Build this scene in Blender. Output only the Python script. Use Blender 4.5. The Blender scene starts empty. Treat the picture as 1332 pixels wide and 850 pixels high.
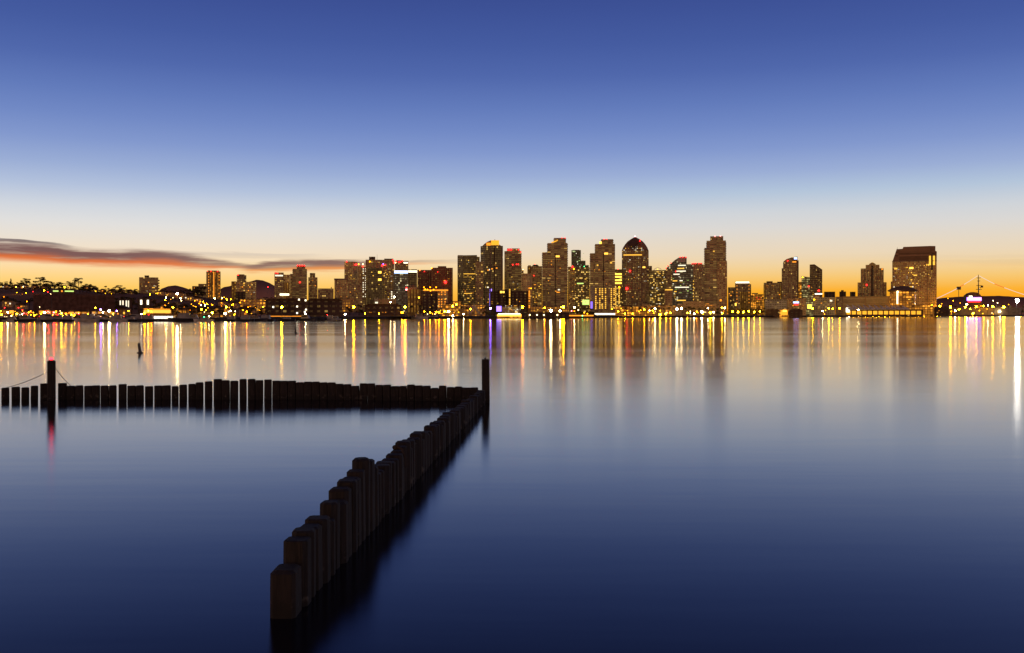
import bpy, math, random
from mathutils import Vector, noise as mnoise
random.seed(11)
R = math.radians
F, CX, HY, H = 1243.0, 666.0, 409.0, 3.8      # lens in photo pixels, horizon row, eye height above the water
WL = -0.17                                     # water level; z = 0 is the tide mark on the pilings
GZ = 1.8                                       # quay level
sc = bpy.context.scene
COL = sc.collection

def gx(px, D): return (px - CX) * D / F
def gz(py, D): return H - (py - HY) * D / F
def lerp(a, b, t): return a + (b - a) * t
def interp(tab, x):
    if x <= tab[0][0]: return tab[0][1]
    for (a, va), (b, vb) in zip(tab, tab[1:]):
        if x <= b: return lerp(va, vb, (x - a) / (b - a))
    return tab[-1][1]

SHORE = [(-300,418.6),(0,418.4),(330,418.0),(420,416.8),(445,415.4),(560,414.7),(700,414.3),(850,413.3),(1000,412.8),(1200,411.9),(1332,411.5),(1700,411.2)]
def shoreD(px): return (H - WL) * F / (interp(SHORE, px) - HY)

HILLP = [(-400,375),(-100,376),(0,377),(50,377),(100,379),(140,383),(180,384),(215,385),(260,389),(300,393),(360,398),(430,404),(520,408)]
def ground(px, D):
    top = interp(HILLP, px)
    z = max(0.0, (HY - top) / F * 1700 + H - GZ)
    t = min(1, max(0, (D - 800) / 800)); t = t * t * (3 - 2 * t)
    f = min(1, max(0, (5200 - D) / 2500))
    return GZ + z * t * f if px < 520 else GZ

# ------------------------------------------------------------------ materials
MATS = {}
def new_mat(name):
    m = bpy.data.materials.new(name); m.use_nodes = True
    nt = m.node_tree; nt.nodes.clear()
    out = nt.nodes.new('ShaderNodeOutputMaterial')
    return m, nt, out
def N(nt, typ, **kw):
    n = nt.nodes.new(typ)
    for k, v in kw.items(): setattr(n, k, v)
    return n
def MATH(nt, op, a, b=None, c=None, clamp=False):
    n = nt.nodes.new('ShaderNodeMath'); n.operation = op; n.use_clamp = clamp
    for i, v in enumerate((a, b, c)):
        if v is None: continue
        if isinstance(v, (int, float)): n.inputs[i].default_value = v
        else: nt.links.new(v, n.inputs[i])
    return n.outputs[0]
def MIXC(nt, fac, a, b):
    n = nt.nodes.new('ShaderNodeMix'); n.data_type = 'RGBA'
    for k, v in ((0, fac), (6, a), (7, b)):
        if isinstance(v, (int, float)): n.inputs[k].default_value = v
        elif isinstance(v, (tuple, list)): n.inputs[k].default_value = (*v[:3], 1)
        else: nt.links.new(v, n.inputs[k])
    return n.outputs[2]
def SMOOTH(nt, v, a, b, c=0.0, d=1.0):
    n = nt.nodes.new('ShaderNodeMapRange'); n.interpolation_type = 'SMOOTHSTEP'
    for k, x in ((0, v), (1, a), (2, b), (3, c), (4, d)):
        if isinstance(x, (int, float)): n.inputs[k].default_value = x
        else: nt.links.new(x, n.inputs[k])
    return n.outputs[0]

def surf(name, col, rough=0.8, scale=0.3, var=0.35, metal=0.0, bump=0.0):
    if name in MATS: return MATS[name]
    m, nt, out = new_mat(name)
    p = N(nt, 'ShaderNodeBsdfPrincipled'); p.inputs['Roughness'].default_value = rough; p.inputs['Metallic'].default_value = metal
    if rough > .75: p.inputs['Specular IOR Level'].default_value = .1
    tc = N(nt, 'ShaderNodeTexCoord'); nz = N(nt, 'ShaderNodeTexNoise')
    nz.inputs['Scale'].default_value = scale; nz.inputs['Detail'].default_value = 5
    nt.links.new(tc.outputs['Object'], nz.inputs['Vector'])
    dark = tuple(c * (1 - var) for c in col); lite = tuple(min(1, c * (1 + var)) for c in col)
    nt.links.new(MIXC(nt, SMOOTH(nt, nz.outputs[0], .3, .7), dark, lite), p.inputs['Base Color'])
    if bump:
        b = N(nt, 'ShaderNodeBump'); b.inputs['Strength'].default_value = bump
        nt.links.new(nz.outputs[0], b.inputs['Height']); nt.links.new(b.outputs[0], p.inputs['Normal'])
    nt.links.new(p.outputs[0], out.inputs[0]); MATS[name] = m
    return m

def glow(name, col, strength, sample=True):
    if name in MATS: return MATS[name]
    m, nt, out = new_mat(name)
    e = N(nt, 'ShaderNodeEmission'); e.inputs[0].default_value = (*col, 1); e.inputs[1].default_value = strength
    nt.links.new(e.outputs[0], out.inputs[0])
    try: m.cycles.emission_sampling = 'FRONT' if sample else 'NONE'
    except Exception: pass
    MATS[name] = m
    return m

def facade(name, wall, glass, fh=3.4, ww=3.0, wu=(0.18, 0.82), wv=(0.3, 0.85), thr=0.93, lit=0.8, fill_glow=0.10,
           litcol=(1, .62, .14), grough=0.25, rib=0.0):
    """wall with a grid of window cells in metres: floor height fh, bay width ww; few rooms with a weak lamp on, and a fill glow in every cell"""
    if name in MATS: return MATS[name]
    m, nt, out = new_mat(name)
    uv = N(nt, 'ShaderNodeUVMap'); sp = N(nt, 'ShaderNodeSeparateXYZ'); nt.links.new(uv.outputs[0], sp.inputs[0])
    oi = N(nt, 'ShaderNodeObjectInfo')
    u = MATH(nt, 'DIVIDE', sp.outputs[0], ww); v = MATH(nt, 'DIVIDE', sp.outputs[1], fh)
    cu = MATH(nt, 'FRACT', u); cv = MATH(nt, 'FRACT', v)
    mk = MATH(nt, 'MULTIPLY', MATH(nt, 'GREATER_THAN', cu, wu[0]), MATH(nt, 'LESS_THAN', cu, wu[1]))
    mv = MATH(nt, 'MULTIPLY', MATH(nt, 'GREATER_THAN', cv, wv[0]), MATH(nt, 'LESS_THAN', cv, wv[1]))
    mask = MATH(nt, 'MULTIPLY', mk, mv)
    cb = N(nt, 'ShaderNodeCombineXYZ')
    nt.links.new(MATH(nt, 'FLOOR', u), cb.inputs[0]); nt.links.new(MATH(nt, 'FLOOR', v), cb.inputs[1]); nt.links.new(oi.outputs['Random'], cb.inputs[2])
    wn = N(nt, 'ShaderNodeTexWhiteNoise'); wn.noise_dimensions = '3D'; nt.links.new(cb.outputs[0], wn.inputs[0])
    tc = N(nt, 'ShaderNodeTexCoord'); nz = N(nt, 'ShaderNodeTexNoise'); nz.inputs['Scale'].default_value = .06; nz.inputs['Detail'].default_value = 4
    nt.links.new(tc.outputs['Object'], nz.inputs['Vector'])
    wv_ = MIXC(nt, SMOOTH(nt, nz.outputs[0], .3, .7), tuple(c * .72 for c in wall), tuple(c * 1.2 for c in wall))
    if rib:
        wv_ = MIXC(nt, MATH(nt, 'MULTIPLY', MATH(nt, 'GREATER_THAN', cu, .86), rib), wv_, tuple(c * .35 for c in wall))
    gl = MIXC(nt, wn.outputs[0], tuple(c * .5 for c in glass), tuple(c * 1.5 for c in glass))
    p = N(nt, 'ShaderNodeBsdfPrincipled'); nt.links.new(SMOOTH(nt, mask, 0, 1, .1, .5 if grough < .5 else .1), p.inputs['Specular IOR Level'])
    nt.links.new(MIXC(nt, mask, wv_, gl), p.inputs['Base Color'])
    nt.links.new(SMOOTH(nt, mask, 0, 1, .8, grough), p.inputs['Roughness'])
    p.inputs['Emission Color'].default_value = (*litcol, 1)
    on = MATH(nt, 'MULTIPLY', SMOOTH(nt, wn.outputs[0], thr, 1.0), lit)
    em = MATH(nt, 'MULTIPLY', mask, MATH(nt, 'ADD', on, MATH(nt, 'MULTIPLY', wn.outputs[0], fill_glow)))  # glow in every window cell stands in for street light on the walls
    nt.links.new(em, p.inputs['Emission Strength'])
    nt.links.new(p.outputs[0], out.inputs[0])
    m.cycles.emission_sampling = 'NONE'
    MATS[name] = m
    return m

facade('amber_glow_grid', (.42,.26,.13), (.2,.1,.03), 3.4, 3.4, (.18,.82), (.2,.8), thr=.7, lit=.8, fill_glow=.38, litcol=(1,.40,.03))  # amber lamplight along the shore put into the cell glow
DG = (.055, .040, .034)
facade('brown_grid', (0.322,0.194,0.127), DG, 3.4, 3.2, fill_glow=.15)
facade('tan_grid', (0.567,0.338,0.178), DG, 3.3, 3.4, fill_glow=.2)
facade('gold_lit_ribbed', (.42,.25,.08), (.10,.05,.01), 3.3, 4.2, (.3,.7), (.1,.9), thr=.8, lit=.25, fill_glow=.22, litcol=(1,.5,.05), rib=1)  # floodlight put into the gold wall colour and cell glow
facade('balcony_bands', (0.416,0.254,0.171), DG, 3.3, 6.0, (.0,.94), (.38,.92), thr=.97, lit=.6, fill_glow=.16)
facade('dark_glass', (.035,.032,.036), (.016,.018,.026), 3.6, 2.6, (.1,.9), (.18,.95), thr=.95, lit=.7, fill_glow=.05, grough=.12)
facade('blue_glass', (.035,.042,.06), (.018,.025,.045), 3.6, 2.8, (.08,.92), (.2,.95), thr=.93, lit=.7, fill_glow=.055, litcol=(1,.85,.45), grough=.1)
facade('green_glass', (.035,.05,.045), (.012,.028,.028), 3.6, 2.8, (.08,.92), (.2,.95), thr=.9, lit=.8, fill_glow=.03, litcol=(.75,.9,.4), grough=.12)
facade('busy_office', (0.265,0.169,0.105), (.05,.035,.02), 3.6, 3.0, (.1,.9), (.25,.85), thr=.72, lit=1.1, fill_glow=.13)
facade('red_brick', (0.246,0.076,0.052), (.04,.018,.016), 3.4, 3.6, (.3,.7), (.3,.8), thr=.96, lit=.5, fill_glow=.10)
facade('beige_plain', (0.504,0.338,0.165), (.12,.08,.04), 4.0, 5.5, (.3,.7), (.35,.75), thr=.9, lit=.6, fill_glow=.10)
facade('white_grid', (.50,.46,.34), (.05,.04,.03), 3.6, 4.0, (.18,.82), (.3,.8), thr=.85, lit=.5, fill_glow=.10)
facade('dark_plain', (0.084,0.053,0.044), (.03,.02,.02), 4.0, 6.0, (.3,.7), (.35,.75), thr=.96, lit=.4, fill_glow=.03)
facade('grey_facet', (0.454,0.371,0.342), (.07,.06,.07), 3.4, 3.0, (.12,.88), (.35,.8), thr=.97, lit=.5, fill_glow=.10)
facade('orange_glow_wall', (.42,.20,.05), (.2,.09,.02), 3.6, 4.0, (.12,.88), (.15,.85), thr=.75, lit=.9, fill_glow=.7, litcol=(1,.38,.03))  # orange lamplight put into the wall colour and cell glow
facade('hotel_grid', (0.511,0.295,0.149), (.045,.03,.022), 3.2, 3.4, (.2,.8), (.25,.8), thr=.95, lit=.5, fill_glow=.22)
facade('house_wall', (0.378,0.254,0.164), (.05,.04,.03), 3.0, 3.4, (.3,.7), (.3,.8), thr=.7, lit=.8, fill_glow=.35, litcol=(1,.36,.03))  # orange cell glow added in place of ambient light on the slope
facade('hotel_columns', (0.176,0.121,0.095), (.07,.04,.02), 3.2, 6.6, (.2,.55), (.2,.85), thr=.5, lit=.7, fill_glow=.25)
facade('dark_roof_slope', (.22,.135,.09), (.20,.125,.085), 3.2, 60, (.02,.98), (.1,.9), thr=1.1, lit=0, fill_glow=0, grough=.9)
surf('roof_dark', (.085,.05,.03), .95)
surf('metal_dark', (.05,.05,.055), .5, metal=.5)
surf('wood_pole', (.04,.03,.025), .9)
surf('sail_white', (.5,.47,.42), .7)
surf('hull_white', (.45,.45,.47), .4)
surf('hull_dark', (.03,.03,.04), .4)
surf('cabin_grey', (.25,.25,.26), .5)
surf('glass_dark', (.02,.02,.025), .1)
surf('rubber', (.02,.02,.02), .9)
surf('car_paint_dark', (.05,.05,.06), .3)
surf('car_paint_red', (.2,.02,.02), .3)
surf('car_paint_white', (.5,.5,.5), .3)
surf('bark', (.05,.035,.025), .9)
surf('leaf', (.11,.075,.03), .9, .8, .5)
surf('leaf_dark', (.045,.038,.018), .9, .8, .5)
surf('leaf_palm', (.035,.04,.02), .8)
surf('steel_grey', (.16,.15,.16), .5)

YEL, ORA, WHI, RED = (1,.55,.06), (1,.30,.02), (1,.86,.66), (1,.03,.03)
LCOL = {'yellow': (1,.50,.006), 'orange': (1,.22,.0014), 'white': (1,.70,.28), 'red': (1,.012,.012), 'violet': (.25,.10,1), 'green': (.05,.9,.2), 'amber': (1,.37,.003), 'pink': (1,.2,.2)}
for k, c in LCOL.items():
    glow('lamp_' + k, c, 140)
    glow('bright_' + k, c, 260)
    glow('spark_' + k, c, 9, False)
    glow('path_' + k, c, 170); glow('small_' + k, c, 26, False); glow('tiny_' + k, c, 9, False)
WCOL = {'y': (1,.52,.06), 'o': (1,.32,.025), 'w': (1,.88,.62), 'b': (.35,.5,1), 'r': (1,.03,.02), 'v': (.28,.16,1), 'g': (.6,.85,.2)}
for k, c in WCOL.items():
    glow('win_' + k, c, 1.5, False)
    glow('panel_' + k, c, 3.2, False); glow('fill_glow_' + k, c, .45, False)

# ------------------------------------------------------------------ mesh builder
class MB:
    def __init__(s): s.v = []; s.f = []; s.m = []; s.uv = []; s.mats = []
    def mi(s, mat):
        if isinstance(mat, str): mat = MATS[mat]
        if mat not in s.mats: s.mats.append(mat)
        return s.mats.index(mat)
    def face(s, idx, mat, uvs=None):
        s.f.append(tuple(idx)); s.m.append(s.mi(mat)); s.uv.append(uvs or [(0, 0)] * len(idx))
    def add(s, pts):
        b = len(s.v); s.v.extend(tuple(p) for p in pts); return b
    def prism(s, poly, z0, z1, mat, cap='roof_dark', bottom=False):
        """poly counter-clockwise seen from above; z1 a number or a list"""
        n = len(poly); zt = z1 if isinstance(z1, (list, tuple)) else [z1] * n
        b = s.add([(x, y, z0) for x, y in poly]); t = s.add([(x, y, z) for (x, y), z in zip(poly, zt)])
        u = 0
        for i in range(n):
            j = (i + 1) % n
            L = math.hypot(poly[j][0] - poly[i][0], poly[j][1] - poly[i][1])
            s.face((b + i, b + j, t + j, t + i), mat, [(u, z0), (u + L, z0), (u + L, zt[j]), (u, zt[i])]); u += L
        s.face([t + i for i in range(n)], cap)
        if bottom: s.face([b + i for i in reversed(range(n))], cap)
    def box(s, x0, x1, y0, y1, z0, z1, mat, cap=None, bottom=False):
        s.prism([(x0, y0), (x1, y0), (x1, y1), (x0, y1)], z0, z1, mat, cap or mat, bottom)
    def profile(s, pts, y0, y1, mat, cap='roof_dark'):
        """pts (x,z) counter-clockwise seen from the front (-Y), pushed from y0 back to y1"""
        n = len(pts)
        a = s.add([(x, y0, z) for x, z in pts]); c = s.add([(x, y1, z) for x, z in pts])
        s.face([a + i for i in range(n)], mat, [tuple(p) for p in pts])
        s.face([c + i for i in reversed(range(n))], mat, [tuple(p) for p in reversed(pts)])
        for i in range(n):
            j = (i + 1) % n
            dx = pts[j][0] - pts[i][0]; dz = pts[j][1] - pts[i][1]
            wallish = abs(dz) > 2.0 * abs(dx)
            s.face((a + j, a + i, c + i, c + j), mat if wallish else cap,
                   [(0, pts[j][1]), (0, pts[i][1]), (y1 - y0, pts[i][1]), (y1 - y0, pts[j][1])])
    def tube(s, path, r, mat, n=6, closed_ends=True):
        rings = []
        rr = r if isinstance(r, (list, tuple)) else [r] * len(path)
        for i, p in enumerate(path):
            p = Vector(p)
            d = (Vector(path[min(i + 1, len(path) - 1)]) - Vector(path[max(i - 1, 0)])).normalized()
            a = d.cross(Vector((0, 0, 1)))
            if a.length < 1e-3: a = d.cross(Vector((0, 1, 0)))
            a.normalize(); b = d.cross(a)
            rings.append(s.add([p + (a * math.cos(2 * math.pi * k / n) + b * math.sin(2 * math.pi * k / n)) * rr[i] for k in range(n)]))
        for q, w in zip(rings, rings[1:]):
            for k in range(n):
                l = (k + 1) % n
                s.face((q + k, w + k, w + l, q + l), mat)
        if closed_ends:
            s.face([rings[0] + k for k in range(n)], mat); s.face([rings[-1] + k for k in reversed(range(n))], mat)
    def ball(s, c, r, mat, seg=10, rings=6, sz=1.0):
        c = Vector(c); rows = []
        top = s.add([c + Vector((0, 0, r * sz))]); bot = s.add([c - Vector((0, 0, r * sz))])
        for i in range(1, rings):
            t = math.pi * i / rings
            rows.append(s.add([c + Vector((r * math.sin(t) * math.cos(2 * math.pi * k / seg), r * math.sin(t) * math.sin(2 * math.pi * k / seg), r * sz * math.cos(t))) for k in range(seg)]))
        for k in range(seg):
            l = (k + 1) % seg
            s.face((top, rows[0] + k, rows[0] + l), mat); s.face((bot, rows[-1] + l, rows[-1] + k), mat)
            for a, b in zip(rows, rows[1:]): s.face((a + k, b + k, b + l, a + l), mat)
    def mesh(s, name, smooth=False):
        me = bpy.data.meshes.new(name); me.from_pydata(s.v, [], s.f)
        for m in s.mats: me.materials.append(m)
        me.polygons.foreach_set('material_index', s.m)
        if smooth: me.polygons.foreach_set('use_smooth', [True] * len(s.f))
        ul = me.uv_layers.new(name='UVMap')
        flat = [c for f in s.uv for p in f for c in p]
        ul.data.foreach_set('uv', flat); me.update()
        return me
    def build(s, name, parent=None, origin=(0, 0, 0), smooth=False):
        o_ = Vector(origin)
        s.v = [(x - o_.x, y - o_.y, z - o_.z) for x, y, z in s.v]
        o = bpy.data.objects.new(name, s.mesh(name, smooth)); COL.objects.link(o)
        if parent: o.parent = parent; o.location = o_ - parent.location if parent.parent is None else o_
        else: o.location = o_
        return o

def tag(o, label=None, cat=None, group=None, kind=None):
    if label: o['label'] = label
    if cat: o['category'] = cat
    if group: o['group'] = group
    if kind: o['kind'] = kind
    return o
def empty(name, loc, label, cat, group=None):
    o = bpy.data.objects.new(name, None); COL.objects.link(o); o.location = loc; o.empty_display_size = .5
    return tag(o, label, cat, group)
def link_copy(o, parent=None, loc=None):
    c = o.copy(); COL.objects.link(c)
    if parent: c.parent = parent
    if loc is not None: c.location = loc
    return c
def copy_tree(root, loc, rz=0.0, scale=None):
    r = link_copy(root, loc=loc); r.rotation_euler = (0, 0, rz)
    if scale is not None: r.scale = scale
    for ch in [c for c in PROTO_KIDS.get(root.name, [])]:
        c = link_copy(ch, r)
        for g in PROTO_KIDS.get(ch.name, []): link_copy(g, c)
    return r
PROTO_KIDS = {}
ORD = ['first','second','third','fourth','fifth','sixth','seventh','eighth','ninth','tenth','eleventh','twelfth','thirteenth','fourteenth','fifteenth','sixteenth','seventeenth','eighteenth','nineteenth','twentieth']
TENS = {20:'twenty',30:'thirty',40:'forty',50:'fifty',60:'sixty',70:'seventy',80:'eighty',90:'ninety'}
def ordinal(n):
    if n <= 20: return ORD[n - 1]
    t = n // 10 * 10
    if n % 10 == 0: return TENS[t].replace('ty', 'tieth') if t < 100 else str(n) + 'th'
    return TENS[t] + '-' + ORD[n % 10 - 1]

# shared small meshes
def unit_quad(mat):
    m = MB(); b = m.add([(-.5, 0, -.5), (.5, 0, -.5), (.5, 0, .5), (-.5, 0, .5)]); m.face((b, b + 1, b + 2, b + 3), mat)
    return m.mesh('lit_window')
QUAD = {}
def quad_mesh(mat):
    if mat not in QUAD: QUAD[mat] = unit_quad(mat)
    return QUAD[mat]
BALL = {}
def ball_mesh(mat):
    if mat not in BALL:
        m = MB(); m.ball((0, 0, 0), 1, mat, 8, 5); BALL[mat] = m.mesh('light_globe', True)
    return BALL[mat]
def mesh_obj(name, me, parent=None, loc=(0, 0, 0), scale=(1, 1, 1)):
    o = bpy.data.objects.new(name, me); COL.objects.link(o)
    if parent: o.parent = parent
    o.location = loc; o.scale = scale
    return o

# ------------------------------------------------------------------ setting: water, land, hills
def water():
    m, nt, out = new_mat('bay_water')
    df = N(nt, 'ShaderNodeBsdfDiffuse'); df.inputs[0].default_value = (.003, .004, .011, 1)
    p = N(nt, 'ShaderNodeBsdfAnisotropic'); p.distribution = 'BECKMANN'; p.inputs['Color'].default_value = (1, 1, 1, 1)
    fr = N(nt, 'ShaderNodeFresnel'); fr.inputs['IOR'].default_value = 1.46
    mx = N(nt, 'ShaderNodeMixShader'); nt.links.new(fr.outputs[0], mx.inputs[0]); nt.links.new(df.outputs[0], mx.inputs[1]); nt.links.new(p.outputs[0], mx.inputs[2])
    tc = N(nt, 'ShaderNodeTexCoord')
    # bands of slightly ruffled and slick water, long across the line of sight
    mp = N(nt, 'ShaderNodeMapping'); mp.inputs['Scale'].default_value = (.004, .045, 1); nt.links.new(tc.outputs['Object'], mp.inputs[0])
    n1 = N(nt, 'ShaderNodeTexNoise'); n1.inputs['Scale'].default_value = 1; n1.inputs['Detail'].default_value = 4; nt.links.new(mp.outputs[0], n1.inputs[0])
    sx = N(nt, 'ShaderNodeSeparateXYZ'); nt.links.new(tc.outputs['Object'], sx.inputs[0])
    inv = MATH(nt, 'DIVIDE', 12.0, MATH(nt, 'MAXIMUM', sx.outputs[1], 8.0))      # the small chop of the near water
    nt.links.new(MATH(nt, 'ADD', SMOOTH(nt, n1.outputs[0], .3, .72, .112, .142), MATH(nt, 'MULTIPLY', inv, .085)), p.inputs['Roughness'])
    mp2 = N(nt, 'ShaderNodeMapping'); mp2.inputs['Scale'].default_value = (.10, .55, 1); nt.links.new(tc.outputs['Object'], mp2.inputs[0])
    n2 = N(nt, 'ShaderNodeTexNoise'); n2.inputs['Scale'].default_value = 1; n2.inputs['Detail'].default_value = 3; nt.links.new(mp2.outputs[0], n2.inputs[0])
    b = N(nt, 'ShaderNodeBump'); b.inputs['Strength'].default_value = .016; b.inputs['Distance'].default_value = .3
    nt.links.new(n2.outputs[0], b.inputs['Height']); nt.links.new(b.outputs[0], p.inputs['Normal'])
    nt.links.new(mx.outputs[0], out.inputs[0])
    M = MB(); MATS['bay_water'] = m
    S = 30000
    b0 = M.add([(-S, -400, WL), (S, -400, WL), (S, S, WL), (-S, S, WL)]); M.face((b0, b0 + 1, b0 + 2, b0 + 3), 'bay_water')
    tag(M.build('water'), 'calm blue bay water mirroring the city lights', kind='structure')
water()

surf('asphalt', (.06, .045, .035), .9, .02)
surf('hill_earth', (.26, .11, .04), .95, .01)
surf('quay_stone', (.05, .042, .04), .9, .2)
surf('mountain_haze', (.42, .22, .16), 1.0, .002)  # distance haze put into the base colour of the far slopes
M = MB()
pxs = [i * 20 - 300 for i in range(0, 101)]
near = [(gx(px, shoreD(px)), shoreD(px)) for px in pxs]
a = M.add([(x, y, GZ) for x, y in near]); bq = M.add([(x, y, -1.5) for x, y in near])
c = M.add([(gx(px, 14000), 14000, GZ) for px in pxs])
for i in range(len(pxs) - 1):
    M.face((bq + i, bq + i + 1, a + i + 1, a + i), 'quay_stone')
    M.face((a + i, a + i + 1, c + i + 1, c + i), 'asphalt')
tag(M.build('land'), 'flat waterfront land behind a dark stone quay edge', kind='structure')

M = MB()
hp = list(range(-400, 541, 20)); hd = [820 + 70 * i for i in range(0, 62)]
base = None
for j, D in enumerate(hd):
    row = []
    for px in hp:
        z = ground(px, D) - GZ
        z += mnoise.noise(Vector((gx(px, D) * .012, D * .012, 0))) * min(3, z * .12)
        row.append((gx(px, D), D, GZ + z - .12))
    b_ = M.add(row)
    if j:
        for i in range(len(hp) - 1):
            k = b_ - len(hp)
            M.face((k + i, k + i + 1, b_ + i + 1, b_ + i), 'hill_earth')
tag(M.build('hillside', smooth=True), 'dark hillside behind the marina', kind='structure')

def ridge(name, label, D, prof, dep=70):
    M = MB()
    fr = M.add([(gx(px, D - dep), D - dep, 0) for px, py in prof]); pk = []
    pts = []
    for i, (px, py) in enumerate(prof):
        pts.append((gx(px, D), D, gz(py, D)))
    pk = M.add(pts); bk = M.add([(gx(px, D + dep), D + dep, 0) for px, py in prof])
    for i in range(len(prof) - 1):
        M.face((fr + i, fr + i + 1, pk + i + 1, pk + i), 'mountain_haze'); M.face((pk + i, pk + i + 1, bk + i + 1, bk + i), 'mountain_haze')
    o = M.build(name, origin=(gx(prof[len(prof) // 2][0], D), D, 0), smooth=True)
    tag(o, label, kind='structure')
def fine(prof, step=3, amp=.35):
    xs = []; x = prof[0][0]
    while x <= prof[-1][0]:
        xs.append((x, interp(prof, x) + mnoise.noise(Vector((x * .15, 3.3, 0))) * amp)); x += step
    return xs
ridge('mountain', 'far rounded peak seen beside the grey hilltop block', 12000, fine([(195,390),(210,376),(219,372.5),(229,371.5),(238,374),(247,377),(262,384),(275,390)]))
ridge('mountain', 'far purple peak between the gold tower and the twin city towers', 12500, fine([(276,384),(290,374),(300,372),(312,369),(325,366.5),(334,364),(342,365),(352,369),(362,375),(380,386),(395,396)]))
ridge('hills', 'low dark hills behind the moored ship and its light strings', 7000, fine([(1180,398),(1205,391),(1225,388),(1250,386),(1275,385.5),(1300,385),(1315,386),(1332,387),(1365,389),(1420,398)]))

# ------------------------------------------------------------------ buildings
class Bld:
    count = {}
    def __init__(s, name, label, cat, D, px, group=None):
        s.D = D; s.g = ground(px, D)
        s.root = empty(name, (gx(px, D), D, s.g), label, cat, group)
        s.mb = {}; s.fronts = []; s.n = 0; s.nw = 0
        a = math.atan2(gx(px, D), D); s.root.rotation_euler = (0, 0, -a); s.root.scale = (math.cos(a), 1, 1)   # fronts turned to the camera and narrowed to keep the outline
    def X(s, px): return gx(px, s.D)
    def Z(s, py): return gz(py, s.D)
    def block(s, x0, x1, yt, style, off=0.0, dep=30, yb=None, facetL=None, facetR=None, fd=9, part='wall', cap='roof_dark', y2=None):
        D = s.D; y0 = D + off + s.n * .07; s.n += 1
        z0 = s.g - 1.5 if yb is None else s.Z(yb)
        X0, X1 = s.X(x0) , s.X(x1)
        z1 = s.Z(yt); z2 = s.Z(y2) if y2 is not None else z1
        poly = []; zs = []
        pts = []
        if facetL: pts += [(X0, y0 + fd), (s.X(facetL), y0)]
        else: pts += [(X0, y0)]
        if facetR: pts += [(s.X(facetR), y0), (X1, y0 + fd)]
        else: pts += [(X1, y0)]
        pts += [(X1, y0 + dep), (X0, y0 + dep)]
        zs = [lerp(z1, z2, (p[0] - X0) / (X1 - X0)) for p in pts]
        mb = s.mb.setdefault((part, style), MB())
        mb.prism(pts, z0, zs, style, cap)
        s.fronts.append((facetL or x0, facetR or x1, y0, max(z1, z2)))
        return s
    def shape(s, prof, style, off=0.0, dep=30, part='wall', cap='roof_dark'):
        y0 = s.D + off + s.n * .07; s.n += 1
        mb = s.mb.setdefault((part, style), MB())
        mb.profile([(s.X(x), s.Z(y)) for x, y in prof], y0, y0 + dep, style, cap)
        xs = [p[0] for p in prof]; s.fronts.append((min(xs), max(xs), y0, s.Z(min(p[1] for p in prof))))
        return s
    def done(s):
        for (part, style), mb in s.mb.items():
            mb.build(part, s.root, s.root.location)
        s.mb = {}
    def front(s, px, z):
        ys = [f[2] for f in s.fronts if f[0] - .3 <= px <= f[1] + .3 and z <= f[3] + 1]
        return min(ys) if ys else s.D
    def quad(s, px, py, wpx, hpx, mat, name='lit_window', proud=.35):
        z = s.Z(py); y = s.front(px, z) - proud; k = s.D / F
        X = s.X(px)
        return mesh_obj(name, quad_mesh(mat), s.root, (X - s.root.location.x, y - s.root.location.y, z - s.root.location.z), (wpx * k, 1, hpx * k))
    def win(s, x0, x1, y0, y1, n, cols='yyyo', w=1.5, h=1.15, fy=2.3):
        rows = max(1, int((y1 - y0) / fy)); used = set()
        for _ in range(n):
            if s.nw >= 92: return s
            r = random.randint(0, rows); cx = random.randint(0, max(1, int((x1 - x0) / 1.9)))
            if (r, cx) in used: continue
            used.add((r, cx)); s.nw += 1
            px = x0 + .8 + cx * 1.9
            if px > x1: continue
            s.quad(px, y0 + r * fy, w * random.choice((.6, .85, .85, 1.4)), h * random.uniform(.65, 1.0), random.choice(('win_', 'fill_glow_', 'fill_glow_')) + random.choice(cols))
        return s
    def band(s, x0, x1, y, h, mat, name='lit_floor'):
        s.quad((x0 + x1) / 2, y, x1 - x0, h, mat, name, .45); return s
    def cols(s, xs, y0, y1, mat='win_y', w=1.2, step=2.6, h=1.5):
        for x in xs:
            y = y0
            while y < y1 and s.nw < 96:
                if random.random() < .88: s.quad(x, y, w, h, mat); s.nw += 1
                y += step
        return s
    def beacon(s, px, py, col='red', r=.9, proud=.8, kind='spark_'):
        z = s.Z(py); y = s.front(px, z - 4) - proud; k = s.D / F
        mesh_obj('beacon_light', ball_mesh(kind + col), s.root, (s.X(px) - s.root.location.x, y - s.root.location.y, z - s.root.location.z), (r * k * .8,) * 3)
        return s
    def mast(s, px, y0, y1, r=.25):
        m = MB(); y = s.front(px, s.Z(y1)) + 8; k = s.D / F
        m.tube([(s.X(px), y, s.Z(y1) - .5), (s.X(px), y, s.Z(y0))], [r * k, r * k * .4], 'metal_dark', 5)
        m.build('antenna', s.root, s.root.location); return s
    def unit(s, x0, x1, y0, y1, style='roof_dark', off=6, dep=14):
        m = MB(); Y = s.D + off
        m.box(s.X(x0), s.X(x1), Y, Y + dep, s.Z(y1) - .5, s.Z(y0), style); m.build('roof_unit', s.root, s.root.location); return s
    def slabs(s, x0, x1, y0, y1, off=0, step=2.28, dep=26, out=.8):
        """stack of projecting balcony slabs that gives the tower its ribbed edge"""
        m = MB(); y = y0
        while y < y1:
            z = s.Z(y); m.box(s.X(x0) - out, s.X(x1) + out, s.D + off - out, s.D + off + dep, z - .35, z, 'slab_concrete', bottom=True); y += step
        m.build('balcony_slabs', s.root, s.root.location); return s
surf('slab_concrete', (.25,.18,.14), .85)
B = Bld
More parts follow.
